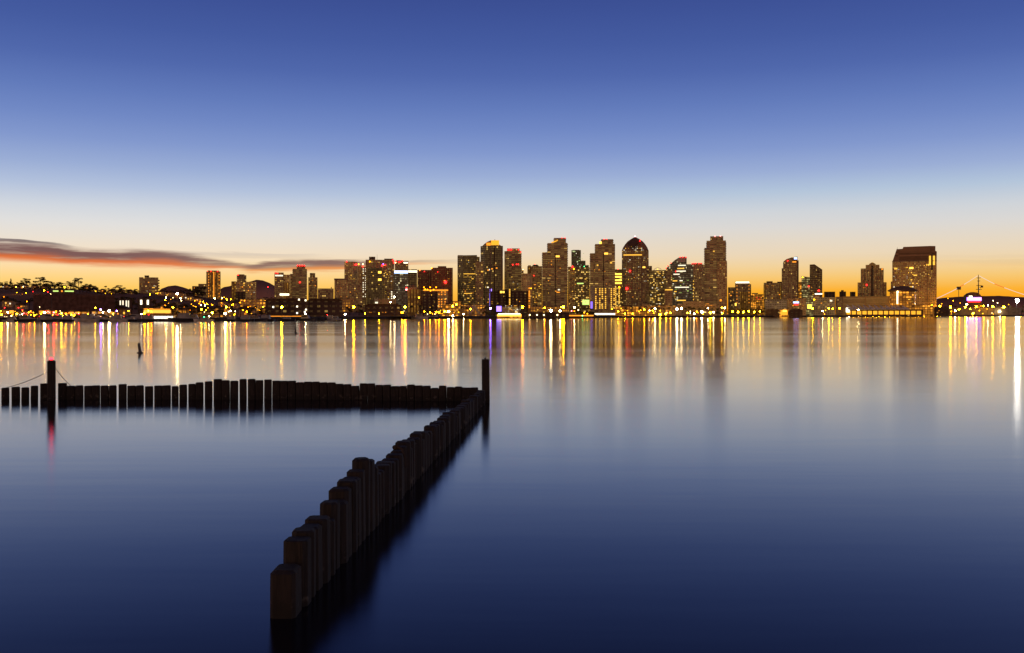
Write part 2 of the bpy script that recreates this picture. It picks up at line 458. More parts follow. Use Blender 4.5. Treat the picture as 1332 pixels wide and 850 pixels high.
# --- hilltop and left city
b = B('apartment_block', 'dark apartment block alone on the hilltop with stepped side balconies', 'building', 1560, 194)
b.block(181, 206, 361, 'brown_grid', dep=22).block(188, 194, 358.4, 'dark_plain', 6, 8); b.done()
for i, y in enumerate((364,367.5,371,374.5)):
    m = MB(); m.box(b.X(205.9), b.X(207.6), 1563, 1576, b.Z(y+1.6), b.Z(y), 'slab_concrete', bottom=True); m.build('balcony', b.root, b.root.location)
b.win(183, 205, 372, 381, 7, 'yow'); b.win(183,204,363,371,3,'o')
b = B('apartment_block', 'grey flat-roofed block just behind the gold striped tower', 'building', 1750, 262)
b.block(250, 268, 372.5, 'dark_plain').block(258, 268.4, 369.5, 'brown_grid', -2).done()
b.win(252, 266, 375, 388, 6, 'yo')
b = B('striped_tower', 'golden tower with vertical stripes standing apart near the hill', 'tower', 1600, 277)
b.block(268.2, 287, 353.3, 'gold_lit_ribbed', dep=24, facetL=271, fd=6).block(270, 285, 352, 'dark_plain', 5, 12).done()
for x in (270,274.5,283): b.beacon(x, 353.2, 'red', .7)
b.cols([271.5,285], 357, 386, 'win_o', .7, 3.6, 1.6); b.band(277.6,278.6,371,34,'win_o')
b = B('stepped_block', 'stepped tan block with a round-topped upper tier and golden side', 'building', 1650, 318)
b.block(301, 333, 366.8, 'tan_grid', dep=30).block(301.2, 307, 366.4, 'gold_lit_ribbed', -.8, 20).block(308, 320.5, 358, 'brown_grid', 4, 16, facetR=317, fd=5).block(306, 319, 380, 'dark_plain', -6, 6).done()
b.unit(309.5, 318, 357, 358.2); b.beacon(309.5, 357.6); b.win(309, 332, 369, 385, 14, 'yoow')
b = B('office_tower', 'boxy tower with a pale lit sign under its roof and golden right flank', 'tower', 1700, 366)
b.block(357, 369, 354.8, 'brown_grid', dep=22).block(368.6, 377.2, 357.3, 'tan_grid', 3, 22).block(369.5, 376.4, 367.5, 'gold_lit_ribbed', -2, 10).done()
b.band(358, 368, 358.8, 1.8, 'win_w', 'sign_panel'); b.beacon(358.5, 355, 'red', 1.0); b.beacon(361, 356, 'red', .7)
b.band(364, 376, 383.4, 2.2, 'panel_w', 'sign_panel'); b.win(358, 368, 363, 382, 5, 'yo')
b = B('stepped_tower', 'tallest stepped tower of the left group with a red crown', 'tower', 1760, 388)
b.block(377.3, 386, 356.5, 'tan_grid', 2, 24).block(380.6, 399.3, 350, 'balcony_bands', 0, 28).block(386, 397.2, 345, 'brown_grid', 4, 16).done()
b.slabs(380.8, 399, 352, 386)
for x in (387,390,393,396): b.beacon(x, 345.5, 'red', .9)
b.beacon(390, 367.5, 'red', 1.1)
b = B('slim_tower', 'slim tan tower with shoulders right of the red-crowned tower', 'tower', 1800, 407)
b.block(401, 413, 361, 'tan_grid', 0, 22).block(403, 410, 355.3, 'brown_grid', 3, 14).done(); b.win(402, 412, 365, 372, 4, 'o')
b = B('low_tower', 'low tan block in the gap before the tan slab towers', 'building', 1500, 424)
b.block(413.5, 434, 375.5, 'brown_grid', 0, 24).block(430.5, 431.5, 373.4, 'dark_plain', 4, 3).done()
b = B('slab_tower', 'plain tan slab with a shaded flat cornice', 'tower', 1650, 444)
b.block(435, 452.5, 363.4, 'tan_grid', 0, 26, facetL=440, fd=7).block(434.6, 453, 362.6, 'slab_concrete', -.8, 28, yb=364.2).done()
b.win(437, 452, 370, 388, 4, 'o')
b = B('office_tower', 'tall tan tower with red roof lights beside the dark glass block', 'tower', 1850, 456)
b.block(448, 465, 340.5, 'tan_grid', 0, 26, facetR=459, fd=8).done(); b.beacon(451, 340.6); b.beacon(462.5, 344.6, 'red', 1.2); b.win(454,462,356,366,6,'y')
b = B('trapezoid_block', 'dark block with a sloped trapezoid roof low before the tan towers', 'building', 1450, 463)
b.shape([(453.5,411),(471.5,411),(471.5,373.5),(468,369.5),(457,369.5),(453.5,373.5)], 'brown_grid', 0, 24).done(); b.win(455,470,378,392,5,'o')
b = B('narrow_tower', 'narrow stacked tower with red and white lights near its top', 'tower', 1800, 471)
b.block(465, 470.6, 345.5, 'tan_grid', 0, 20).block(470.2, 477.2, 347.5, 'brown_grid', -2, 20).done()
for x, y, c_ in ((464,344.5,'red'),(466.5,344,'amber'),(472,344,'white'),(472,347,'red'),(477.5,345.6,'red')): b.beacon(x, y, c_, .95)
b.cols([472.5,475.5], 350, 388, 'win_w', 1.1, 3.0, 1.3)
b = B('glass_tower', 'dark glass tower with an upper brown block and antenna', 'tower', 1700, 487)
b.block(475.5, 513, 337.5, 'brown_grid', 14, 30).block(480, 488.2, 333.4, 'dark_plain', 18, 14).block(477.5, 497, 348.5, 'dark_glass', 0, 13).block(500,512,335.8,'dark_plain',18,12).done()
b.mast(490.6, 330, 337.5); b.beacon(497, 345.8, 'red', 1.5); b.beacon(498.6, 343, 'violet', .8); b.beacon(501.5, 344.5, 'red', .8); b.beacon(481, 340, 'amber', .9); b.beacon(511,338,'red',.9); b.beacon(512.6,341,'red',.9)
for x, y in ((494,354.5),(494,364)): b.quad(x, y, 4.2, 2.8, 'panel_y')
b.win(479, 495, 352, 392, 5, 'y'); b.win(499, 512, 345, 392, 26, 'yyyw', 1.9, .9)
b = B('office_tower', 'brown tower with red lights behind the blue-white sign', 'tower', 1900, 522)
b.block(513.6, 531.2, 339.6, 'brown_grid', 0, 26).block(515, 524, 338.6, 'dark_plain', 5, 10).done()
b.band(525, 530.5, 342, 1.6, 'panel_w', 'sign_panel')
for x, y, c_ in ((514.5,342,'white'),(519,341,'red'),(521,341.3,'red'),(523.5,339.3,'red'),(515.3,340,'red')): b.beacon(x, y, c_, .8)
b = B('glass_tower', 'dark blue glass block with a glowing blue-white band at its roof edge', 'tower', 1600, 526)
b.block(511.5, 531.2, 354.2, 'blue_glass', 0, 24).block(531, 542.6, 350.4, 'dark_glass', 6, 24).done()
b.band(513, 530.5, 354.2, 3.6, 'panel_b', 'sign_panel'); b.quad(522, 353.8, 17, 2.0, 'panel_w', 'sign_panel', .8); b.band(531, 542.5, 353.2, 2.2, 'panel_w', 'sign_panel')
b.win(512, 530, 360, 392, 8, 'w', 1.1, .9); b.cols([509.5,512.4], 380, 396, 'win_w', 1.6, 2.8, 1.5)
b = B('brown_block', 'plain brown flat block half behind the red brick slab', 'building', 1850, 553)
b.block(543, 566, 351.4, 'red_brick', 0, 26).done(); b.beacon(546, 352, 'orange', .6); b.beacon(552,353.5,'red',.6)
b = B('brick_slab', 'dark red brick slab with one large red beacon on its face', 'tower', 1780, 575)
b.block(561, 589, 348.5, 'red_brick', 0, 28).block(569.5, 580.5, 346.3, 'red_brick', 5, 12).done()
b.beacon(579.4, 367.2, 'red', 2.2); b.beacon(561.5, 349, 'amber', .9); b.beacon(569.5, 354, 'red', .5); b.win(564, 588, 356, 390, 5, 'o')
b = B('domed_hall', 'small beige hall with a shallow dome and columns', 'building', 1350, 539)
b.block(530, 547, 376.5, 'gold_lit_ribbed', 0, 18).block(532, 543, 373.8, 'beige_plain', 3, 12).done()
m = MB(); m.ball((b.X(537.5), b.D + 9, b.Z(374)), 5.2, 'dome_copper' if 'dome_copper' in MATS else surf('dome_copper', (.3,.17,.06), .6), 14, 8, .75); m.build('dome', b.root, b.root.location, True)
b.beacon(528.6, 377, 'pink', 1.5); b.beacon(528.8, 374.5, 'red', .9)
b = B('low_block', 'low block with a row of orange lamps along its roof', 'building', 1300, 565)
b.block(550, 569, 379.5, 'dark_plain', 0, 20).block(568.7, 583, 376, 'tan_grid', 4, 20).done()
for x, y in ((551.5,374),(559.5,374),(567.3,374),(553,376.5),(560,378.5),(556,377),(564,377)): b.beacon(x, y, 'orange', 1.0)
b.band(550.5, 583, 377.8, 1.6, 'win_o'); b.cols([571,574.5,579], 380, 402, 'win_o', 1.5, 3.2, 1.5)
b.win(551, 568, 384, 404, 5, 'y')
b = B('low_block', 'low pale block with lit gable at the foot of the dark glass tower', 'building', 1200, 500)
b.block(487, 515, 389, 'beige_plain', 0, 18).block(487.3, 492, 387.6, 'white_grid', -3, 9).done(); b.band(488, 491.5, 394, 2, 'win_w')
# --- central towers
b = B('office_tower', 'dark tower with white sign on its pale flank and many lit offices', 'tower', 1750, 609)
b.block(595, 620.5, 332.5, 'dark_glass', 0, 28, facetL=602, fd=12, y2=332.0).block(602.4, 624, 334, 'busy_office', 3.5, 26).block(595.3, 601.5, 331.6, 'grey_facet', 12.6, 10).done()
b.band(595.3, 601.5, 353.8, 3.4, 'panel_w', 'sign_panel'); b.band(595.2, 598.5, 349.4, 1.5, 'panel_w', 'sign_panel')
b.win(603, 619, 339, 352, 6, 'yyyw', 2.4, 1.0); b.win(602.5, 619, 356, 400, 44, 'yyyyo', 1.9, .95); b.band(603, 619, 356.5, .8, 'win_y'); b.band(603.5,614,382,.9,'win_y')
b = B('narrow_block', 'narrow brown block wedged left of the gold-crowned tower', 'building', 1680, 623)
b.block(618.5, 628.8, 340.5, 'brown_grid', 0, 22).done(); b.win(619.5, 628, 353, 404, 8, 'yo'); b.quad(627, 353.6, 2.6, 1.5, 'win_y')
b = B('crowned_tower', 'tall dark tower with a curved golden lit crown', 'tower', 1720, 640)
b.block(625, 654.2, 320, 'dark_glass', 0, 30, facetL=630.5, fd=10)
b.shape([(627,320.3),(653,320.3),(649.2,318),(649.2,312.6),(638.5,312.6),(634,314.4),(630,317.3)], 'brown_grid', 5, 16, part='crown')
b.block(642.5,644.2,313.4,'dark_plain',-.5,1.2).done()
b.quad(644, 316, 10.4, 6.4, 'panel_gold' if 'panel_gold' in MATS else (glow('panel_gold',(1,.42,.03),1.35,False) and 'panel_gold'), 'crown_light')
b.quad(635.5, 317.6, 5.5, 3.6, 'win_o' , 'crown_light')
m = MB(); m.box(b.X(643.2),b.X(644.1),b.D+3.5,b.D+4.2,b.Z(316.3),b.Z(311.5),'metal_dark'); m.build('crown_fin', b.root, b.root.location)
for x in (637.2,651.8): b.band(x, x+1.5, 362, 78, 'facet_strip' if 'facet_strip' in MATS else (surf('facet_strip',(.16,.11,.08),.6) and 'facet_strip'), 'corner_pier')
for x, y, c_ in ((635,351.7,'o'),(637,351,'w'),(640,350,'o'),(646,349,'o'),(634.6,374,'w')): b.quad(x, y, 2.0, 1.5, 'win_'+c_)
b.quad(638.4, 378.4, 2.6, 4.6, 'panel_v', 'sign_panel'); b.quad(637.8, 390, 2.0, 17, 'win_v', 'lit_strip'); b.win(632,652,345,395,4,'oy')
b = B('red_roof_tower', 'dark tower with pale left flank and red lit roof edge', 'tower', 1780, 668)
b.block(656, 678.2, 326.5, 'balcony_bands', 0, 28, facetL=663, fd=10).block(659.5, 676, 323.2, 'brown_grid', 4, 16).done()
b.slabs(663.2, 678, 329, 396)
for x in (661,663,665): b.beacon(x, 325, 'red', 1.0)
for x, y in ((674.5,325),(677.5,328.5),(667,344.6),(672,344.2),(674,344.2)): b.beacon(x, y, 'red', .85)
b.win(665, 677, 356, 396, 9, 'yyw', 1.3)
b = B('low_tower', 'small tan tower with chamfered shoulder beside the red-roofed tower', 'tower', 1650, 686)
b.block(678.3, 692, 356, 'tan_grid', 0, 20, facetR=686, fd=8).block(678.4, 681, 349.5, 'brown_grid', 4, 10).done(); b.beacon(680.3, 350.6, 'white', .7); b.beacon(690.8, 375.4, 'amber', .8)
b = B('peaked_block', 'tan block with small roof peak and bright gold offices', 'tower', 1820, 696)
b.block(686, 705, 346.5, 'tan_grid', 0, 24).block(687, 690.5, 345.4, 'gold_lit_ribbed', -2, 10).shape([(691,347),(702,347),(699,344.3),(694,344.3)], 'dark_plain', 5, 10).done()
b.beacon(695.6, 344, 'red', .5); b.win(693, 704, 366, 400, 32, 'yyyo', 1.7, 1.0); b.beacon(694.5, 358.8, 'red', .6)
b = B('stepped_tower', 'left of the two tall stepped towers with ribbed balconies', 'tower', 1700, 722, 'pair of stepped residential towers')
b.block(705.3, 713.6, 328.3, 'balcony_bands', 1.5, 24).block(712, 738.2, 316.4, 'balcony_bands', 0, 28).block(720.5, 736, 309.6, 'balcony_bands', 2, 20).block(721.8, 723, 330, 'dark_plain', -.6, 2).done()
b.slabs(712, 738.3, 318, 402, dep=24); b.slabs(705.3, 712, 330, 402, off=1.5, dep=20); b.slabs(720.5, 736, 310.8, 316, off=2, dep=18)
b.quad(721.5, 314.3, 9, 1.6, 'panel_gold', 'crown_light').rotation_euler = (0, R(-22), 0)
b.beacon(731, 309.4, 'red', .6); b.beacon(735, 309.4, 'red', .6)
b.quad(725.3, 333.8, 5.0, 2.0, 'panel_y'); b.quad(727, 377.2, 2.6, 1.6, 'win_w'); b.quad(726, 380.5, 4, 1.3, 'win_o'); b.win(707, 737, 340, 398, 16, 'yooo', 1.2)
b = B('glass_tower', 'dark green glass tower with a stepped right shoulder', 'tower', 2000, 753)
b.block(743.2, 755.6, 325.6, 'green_glass', 0, 24).block(755, 761.6, 339.5, 'green_glass', -2, 24).block(761, 766, 345, 'green_glass', 3, 22).block(745,753.5,325,'dark_plain',6,10).done()
b.win(745, 761, 330, 346, 9, 'gyw', 1.0, .8)
b = B('balcony_block', 'mid-height brown block with yellow windows between the stepped towers', 'tower', 1760, 752)
b.block(738.8, 767, 348, 'busy_office', 0, 26).block(739, 748, 347.2, 'tan_grid', -1, 20).done(); b.beacon(744.7, 347.3, 'red', 1.3); b.beacon(746.5, 350.2, 'yellow', .9); b.beacon(760, 347, 'green', .6)
b.band(750.5, 759, 369, 1.4, 'win_g'); b.win(740, 766, 354, 396, 34, 'yyyoo', 1.5, .95); b.quad(762, 393.5, 9, 6.5, 'win_g', 'lit_atrium')
b = B('stepped_tower', 'right of the two tall stepped towers, above a yellow-lit hotel wing', 'tower', 1700, 786, 'pair of stepped residential towers')
b.block(767.4, 775, 329.5, 'balcony_bands', 1.5, 24).block(774, 800, 317.6, 'balcony_bands', 0, 28).block(782, 797.6, 311.3, 'balcony_bands', 2, 20).block(784.4, 785.6, 330, 'dark_plain', -.6, 2).done()
b.slabs(774, 799.6, 319, 375, dep=24); b.slabs(767.4, 774, 331, 400, off=1.5, dep=20); b.slabs(782, 797.6, 312.6, 317, off=2, dep=18)
b.quad(781, 316, 3, 3, 'panel_y', 'crown_light'); b.beacon(785.5, 311.4, 'red', .6); b.beacon(789,311.4,'red',.6)
b.quad(788.5, 330.2, 4.8, 2.2, 'panel_y'); b.quad(794.8, 342, 2.6, 2, 'win_y'); b.quad(777.3, 345.2, 2, 1.6, 'win_y'); b.win(769, 798, 335, 372, 8, 'yo', 1.2)
b = B('hotel_wing', 'lower hotel wing with columns of lit yellow windows', 'building', 1560, 784)
b.block(767.6, 773.4, 372, 'grey_facet', 2, 20).block(773.4, 800.2, 374.5, 'brown_grid', 0, 22).done()
b.cols([775,780.2,783.5,787.7,795.2,798.8], 376, 403, 'win_y', 1.5, 2.5, 1.5)
b.band(773.5, 800.5, 408.8, 2.0, 'panel_w', 'lit_canopy'); b.quad(769.5, 397, 2.6, 9, 'win_v', 'lit_strip')
b = B('lit_block', 'narrow block with glowing yellow floor bands between tower and dome-topped tower', 'building', 1800, 804)
b.block(799.6, 809, 350.6, 'busy_office', 0, 22).done()
for y in (356.8,360.4,364.8,368.6): b.band(800.2, 808.6, y, 2.0, 'panel_y')
b.cols([800.8,805.5], 375, 400, 'win_y', 1.6, 2.4, 1.4); b.beacon(805.5, 374, 'amber', 1.4); b.beacon(804,350.4,'red',.6)
# pointed tower
b = B('pointed_tower', 'broad tower with a pointed faceted crown and a lit top floor', 'tower', 1780, 826)
b.block(808.8, 843.8, 326, 'brown_grid', 0, 32, facetL=814, facetR=838.5, fd=6)
m = b.mb.setdefault(('crown', 'dark_roof_slope'), MB())
lev = [(326,17.4,14),(322,15.9,12.5),(318,13.4,10.5),(314,10.2,8),(310.5,5.5,4.5),(307.6,.5,.4)]
rows = []
for y, hw, hd_ in lev:
    k = b.D / F; cy = b.D + 16
    w, d_ = hw * k, hd_ * k * .8
    ch = w * .3
    P = [(-w, -d_ + ch * .6), (-w + ch, -d_), (w - ch, -d_), (w, -d_ + ch * .6), (w, d_), (-w, d_)]
    rows.append(m.add([(b.X(826.2) + p[0], cy + p[1], b.Z(y)) for p in P]))
for q, w in zip(rows, rows[1:]):
    for i in range(6):
        j = (i + 1) % 6; m.face((q + i, q + j, w + j, w + i), 'dark_roof_slope', [(0,0),(1,0),(1,1),(0,1)])
m.face([rows[-1] + i for i in range(6)], 'dark_roof_slope')
# diamond facet on the front, standing proud of the slope
m = MB(); yF = b.D - .6
a_ = m.add([(b.X(826), b.D + 14, b.Z(307.2)), (b.X(815.3), yF + 3.5, b.Z(317.8)), (b.X(823.2), yF, b.Z(325)), (b.X(832.6), yF + 2.5, b.Z(316))])
m.face((a_ + 1, a_ + 2, a_ + 3, a_), 'dark_plain'); m.build('roof_facet', b.root, b.root.location)
m = MB()
for p, q in (((815.3,318),(823.2,325)),((823.2,325),(832.6,316.2)),((832.6,316.2),(841.5,325))):
    m.tube([(b.X(p[0]), b.D - 1, b.Z(p[1])), (b.X(q[0]), b.D - 1.2, b.Z(q[1]))], .5, 'slab_concrete', 5)
m.build('crown_edge', b.root, b.root.location)
b.done()
b.beacon(826, 306.8, 'pink', 1.1, -14); b.beacon(832.5, 313.5, 'red', 1.0, 2); b.beacon(819.5, 352.8, 'red', 1.3); b.beacon(815.4, 375.6, 'red', 2.0, 1.5)
b.band(811, 835, 331.9, 1.3, 'win_y'); b.win(811, 842, 321, 330, 26, 'yww', 1.2, .9); b.win(811, 842, 336, 396, 34, 'ywwo', 1.1, .9); b.quad(837.6, 348, 3.4, 1.8, 'panel_y')
m = MB()
for x in (822,829.5,835):
    m.box(b.X(x) - .5, b.X(x) + .5, b.D - .5, b.D + .3, b.g, b.Z(334), 'slab_concrete')
m.build('facade_piers', b.root, b.root.location)
b = B('wide_office', 'broad office block with scattered yellow windows and a small roof arch', 'building', 1820, 856)
b.block(843.6, 848, 346, 'brown_grid', 4, 18).block(845.4, 866.5, 351.6, 'busy_office', 0, 26).done()
m = MB(); m.tube([(b.X(855.5) + 7 * math.cos(t), b.D + 8, b.Z(351.5) + 4.6 * math.sin(t)) for t in [math.pi * i / 10 for i in range(11)]], .3, 'metal_dark', 5); m.build('roof_arch', b.root, b.root.location)
b.beacon(855.5, 350.6, 'amber', .6); b.win(846, 865, 354, 398, 46, 'yyyw', 1.5, 1.0)
b = B('curved_roof_tower', 'blue glass tower with swept roof and wide lit floors', 'tower', 1740, 882)
b.shape([(874,411),(893.2,411),(893.2,334.3),(884,334.8),(878,338.4),(871,344.4),(866.4,349.5),(866.4,352),(874,352)], 'blue_glass', 0, 28)
b.block(866.2, 874.2, 351, 'busy_office', -1.5, 20).block(892.8, 901.8, 344, 'blue_glass', 3, 24).block(864.5, 874.6, 378, 'beige_plain', -6, 10).done()
b.quad(886.6, 338.5, 10, 5.5, 'grey_facet', 'roof_screen')
for x, y in ((866.3,349),(884.5,334.6),(888,334.6),(892,335),(879,353.4),(868.5,346),(872.5,342)): b.beacon(x, y, 'red', .8)
for x0, x1, y in ((882,892,345.5),(881,890,349.5),(880,892,353),(876,884,357),(878,896,374),(875,881,365.6),(884,888,365.4),(877,880,379.5),(880.5,892,391),(865,875,377.3)): b.band(x0, x1, y, 1.3, 'win_y' if x0 % 2 else 'win_w')
b.win(875, 900, 358, 390, 30, 'ywwg', 2.0, .95); b.cols([902], 366, 393, 'win_y', .9, 4)
b = B('brown_tower', 'plain brown tower with a red-lit rounded roof rim', 'tower', 1860, 908)
b.block(897, 916.5, 344.3, 'tan_grid', 0, 24, facetL=901, facetR=912, fd=6).block(900, 913.5, 342.4, 'red_brick', 4, 14).done()
for x in (900,902.5,905,909,912): b.beacon(x, 342.8, 'red', .85)
b = B('tall_tower', 'tallest stepped brown tower with a lower tan strip on its right front', 'tower', 1700, 931)
b.block(916.2, 920, 322.4, 'balcony_bands', 2, 26).block(919, 944.2, 313.2, 'balcony_bands', 0, 30).block(923.8, 940.8, 307.3, 'brown_grid', 4, 20).block(933.2, 945.6, 340, 'hotel_grid', -2.5, 30).block(943, 945.8, 342, 'brown_grid', 4, 24).done()
b.slabs(919, 944.3, 316, 398, dep=26); b.slabs(916.2, 919, 324, 398, off=2, dep=22)
b.beacon(930, 307.2, 'pink', .7); b.beacon(937, 307.2, 'pink', .7); b.win(920, 943, 322, 396, 7, 'yo', 1.2); b.quad(928.6, 327.2, 2.2, 1.4, 'win_y'); b.quad(937.5, 391, 2.6, 2.6, 'win_o')
b = B('beige_hall', 'long low beige hall before the curved-roof tower', 'building', 1350, 905)
b.block(880.5, 932, 395.5, 'beige_plain', 0, 16).block(888, 916, 392.2, 'beige_plain', 2.5, 14).done()
m = MB(); m.box(b.X(881), b.X(931.6), b.D - .4, b.D - .1, b.Z(402), b.Z(399.6), 'gold_wash' if 'gold_wash' in MATS else surf('gold_wash', (.42,.30,.12), .8)); m.build('plinth', b.root, b.root.location)
b.win(917, 931, 395.5, 399, 10, 'o', 1.2, .8)
# --- right part
b = B('small_block', 'small brown block leaning against the white-roofed block', 'building', 1950, 951)
b.block(947, 956.6, 374, 'brown_grid', 0, 22).done(); b.win(948, 955, 380, 398, 5, 'yo')
b = B('white_roof_block', 'brown block with a white lit strip along its roof', 'building', 1900, 966)
b.block(956.3, 977, 370, 'brown_grid', 0, 24).block(956.2, 974.8, 366.6, 'grey_facet', 1.5, 18).block(958,966,376,'tan_grid',-1.5,10).block(962, 976.5, 380, 'gold_lit_ribbed', -3, 10).done()
b.band(957, 974.5, 367.6, 1.7, 'panel_w', 'lit_parapet'); b.cols([958.6,974.3], 372, 394, 'win_o', .7, 4.4); b.quad(957.4, 396.2, 3, 3.4, 'panel_y')
b = B('low_block', 'low orange-lit block right of the white-roofed block', 'building', 2000, 984)
b.block(976.5, 993, 383, 'orange_glow_wall', 0, 16).block(978, 986, 381.4, 'brown_grid', 5, 10).done(); b.win(978, 992, 385, 400, 18, 'oor', 1.3)
b = B('jagged_block', 'brown block with an uneven roofline above the white gridded block', 'building', 1850, 1008)
b.block(993.4, 1023.3, 368, 'hotel_grid', 0, 26).block(997, 1005, 366, 'dark_plain', 4, 12).block(1011, 1017, 366.6, 'dark_plain', 5, 12).block(1001, 1013, 378, 'tan_grid', -2, 8).block(993.2,996,371,'gold_lit_ribbed',-.8,14).block(1014,1017.5,372,'gold_lit_ribbed',-1,14).done()
b.win(996, 1022, 372, 390, 12, 'oy', 1.2)
b = B('white_block', 'long white block with dark window grid above the pier sheds', 'building', 1620, 1009)
b.block(995, 1023.3, 390, 'white_grid', 0, 18).done()
b = B('curved_top_tower', 'brown tower with curved top and small blue roof sign', 'tower', 1800, 1029)
b.shape([(1018.6,411),(1037.4,411),(1037.4,334.2),(1030,335),(1023,337.2),(1019.4,340),(1018.6,342)], 'brown_grid', 0, 26).block(1016.8, 1026, 349, 'brown_grid', -2, 20).block(1037, 1038.9, 339, 'dark_plain', 2, 20).done()
b.quad(1034.8, 336.4, 3.8, 2.6, 'panel_b', 'roof_sign'); b.quad(1033.2, 341, 5, 1.6, 'win_o', 'lit_floor'); b.beacon(1024.6, 339.5, 'red', .8); b.win(1020, 1037, 378, 392, 9, 'yoo', 1.2)
b = B('narrow_block', 'narrow orange-lit block between curved-top tower and slanted tower', 'building', 1900, 1040)
b.block(1037.5, 1043, 367, 'orange_glow_wall', 0, 14).done()
b = B('lit_glass_block', 'pale green lit glass block left of the slant-roofed tower', 'building', 1830, 1048)
b.block(1042.6, 1053.4, 359.4, 'busy_green' if 'busy_green' in MATS else (facade('busy_green', (.3,.3,.18), (.2,.2,.1), 3.6, 3.2, (.1,.9), (.25,.85), thr=.6, lit=.35, fill_glow=.2, litcol=(.9,.8,.3)) and 'busy_green'), 0, 18, y2=361).done()
b.beacon(1044, 361, 'yellow', .9); b.beacon(1052, 372.7, 'red', 1.0)
b = B('slanted_tower', 'dark tower with a roof slanting down to the right', 'tower', 1780, 1061)
b.shape([(1053.2,411),(1069.6,411),(1069.6,351),(1066,348.5),(1059.5,344),(1053.2,344.3)], 'dark_glass_brown' if 'dark_glass_brown' in MATS else (facade('dark_glass_brown', (0.105,0.062,0.046), (.05,.033,.03), 3.5, 2.8, thr=.97, lit=.5, fill_glow=.10) and 'dark_glass_brown'), 0, 24).done()
b.beacon(1065, 378.3, 'red', 1.3); b.win(1055, 1068, 358, 385, 8, 'oy', 1.2); b.band(1060, 1069.5, 382.6, 1.4, 'panel_w'); 
b = B('podium_block', 'low block with red and blue sign left of the bright yellow stair', 'building', 1620, 1036)
b.block(1024, 1048.4, 388, 'hotel_grid', 0, 18).done(); b.quad(1035.5, 393.6, 7.4, 2.2, 'panel_b', 'sign_panel'); b.quad(1035.8, 396.4, 6, 1.6, 'panel_r', 'sign_panel'); b.win(1025,1047,391,402,6,'o',1.2)
b = B('stair_block', 'narrow block with yellow-green floodlit face', 'building', 1650, 1053)
b.block(1048, 1058.3, 384, 'busy_green', 0, 18).done(); b.quad(1053, 399, 5.5, 5.5, 'panel_y', 'lit_entrance')
b = B('podium_block', 'gridded low block with a white sign on its roof corner', 'building', 1640, 1072)
b.block(1057.8, 1086, 387, 'white_grid', 0, 18).block(1058,1066,384.6,'hotel_grid',2,10).done(); b.beacon(1059, 390, 'yellow', 1.2); b.win(1060, 1085, 390, 402, 12, 'yo', 1.3); b.quad(1081,391.5,3,2,'win_w')
b = B('flat_block', 'dark flat-topped box behind the gridded low block', 'building', 1900, 1079); b.block(1072, 1086.3, 379.7, 'dark_plain', 0, 18).done()
b = B('small_block', 'small dark block with roof knob left of the long brown block', 'building', 1900, 1096); b.block(1091.8, 1100.5, 379.5, 'dark_plain', 0, 14).block(1094, 1097.5, 377.6, 'dark_plain', 4, 6).done()
b = B('flat_block', 'small dark cube left of the gabled hotel', 'building', 1900, 1109); b.block(1105.6, 1112.8, 379.8, 'dark_plain', 0, 14).done()
b = B('long_block', 'long low brown block running below the gabled hotel', 'building', 1680, 1128)
b.block(1086.2, 1096.4, 386, 'brown_grid', 1, 16).block(1096, 1160, 385.6, 'hotel_long' if 'hotel_long' in MATS else (facade('hotel_long', (0.420,0.250,0.121), (.12,.07,.035), 3.3, 40, (.02,.98), (.4,.9), thr=1.1, lit=0, fill_glow=.10) and 'hotel_long'), 0, 18).done()
b = B('gabled_hotel', 'tan hotel with stepped shoulders and a small central gable', 'tower', 1850, 1134)
b.block(1115.4, 1153.2, 367.5, 'hotel_grid', 3, 22).block(1119.6, 1149.4, 349.3, 'hotel_grid', 0, 26).block(1126, 1144, 344.6, 'hotel_grid', 2, 20)
b.shape([(1130.4,345),(1139,345),(1139,343.6),(1134.7,341.2),(1130.4,343.6)], 'hotel_grid', 1, 14).block(1133.4,1136,346,'dark_plain',-.3,2).done()
m = MB()
for x in (1120.3,1124.4,1128.6,1132.8,1136.6,1140.8,1145,1148.6): m.box(b.X(x) - .55, b.X(x) + .55, b.D - 1.0, b.D - .2, b.g, b.Z(351), 'slab_concrete')
m.build('facade_piers', b.root, b.root.location)
b.beacon(1127.5, 370.8, 'red', 1.2); b.quad(1147.6, 350.6, 2.4, 1.6, 'win_o'); b.win(1121, 1148, 356, 386, 6, 'o', 1.1)
b = B('mansard_hotel', 'big slab hotel with tall mansard roof and many lit rooms', 'tower', 1780, 1190)
b.block(1160.4, 1218.2, 340, 'hotel_grid', 0, 34)
b.shape([(1160.4,340.2),(1218.2,340.2),(1218.4,328),(1216.6,327),(1216.6,320.9),(1210,320.6),(1175,321),(1174,323.4),(1167,323.8),(1166.4,323.2)], 'dark_roof_slope', .8, 30, part='roof', cap='dark_roof_slope').block(1211, 1213.5, 331.5, 'dark_plain', -.6, 3, yb=352).block(1158.4,1161,366,'brown_grid',4,18).done()
m = MB(); m.box(b.X(1160.2), b.X(1218.4), b.D - .9, b.D - .1, b.Z(340.6), b.Z(339.4), 'slab_concrete', bottom=True); m.build('cornice', b.root, b.root.location)
for x in (1209.6,1214.6): b.quad(x, 339.5, 2.4, 12, 'win_y', 'lit_bay', .9)
b.mast(1167, 320.6, 324); b.quad(1185.5, 348.8, 5, 2.4, 'panel_y'); b.quad(1165, 349.4, 4, 1.8, 'win_y'); b.quad(1190.6, 358.4, 4.4, 1.4, 'win_y')
b.win(1162, 1192, 348, 374, 40, 'yyyyw', 1.6, 1.2); b.win(1192, 1216, 346, 392, 34, 'yyy', 1.4, 1.1); b.quad(1206.8,345,4,2,'win_y')
for x in (1205.8,): b.band(x, x + .7, 366, 52, 'facet_strip', 'corner_pier')
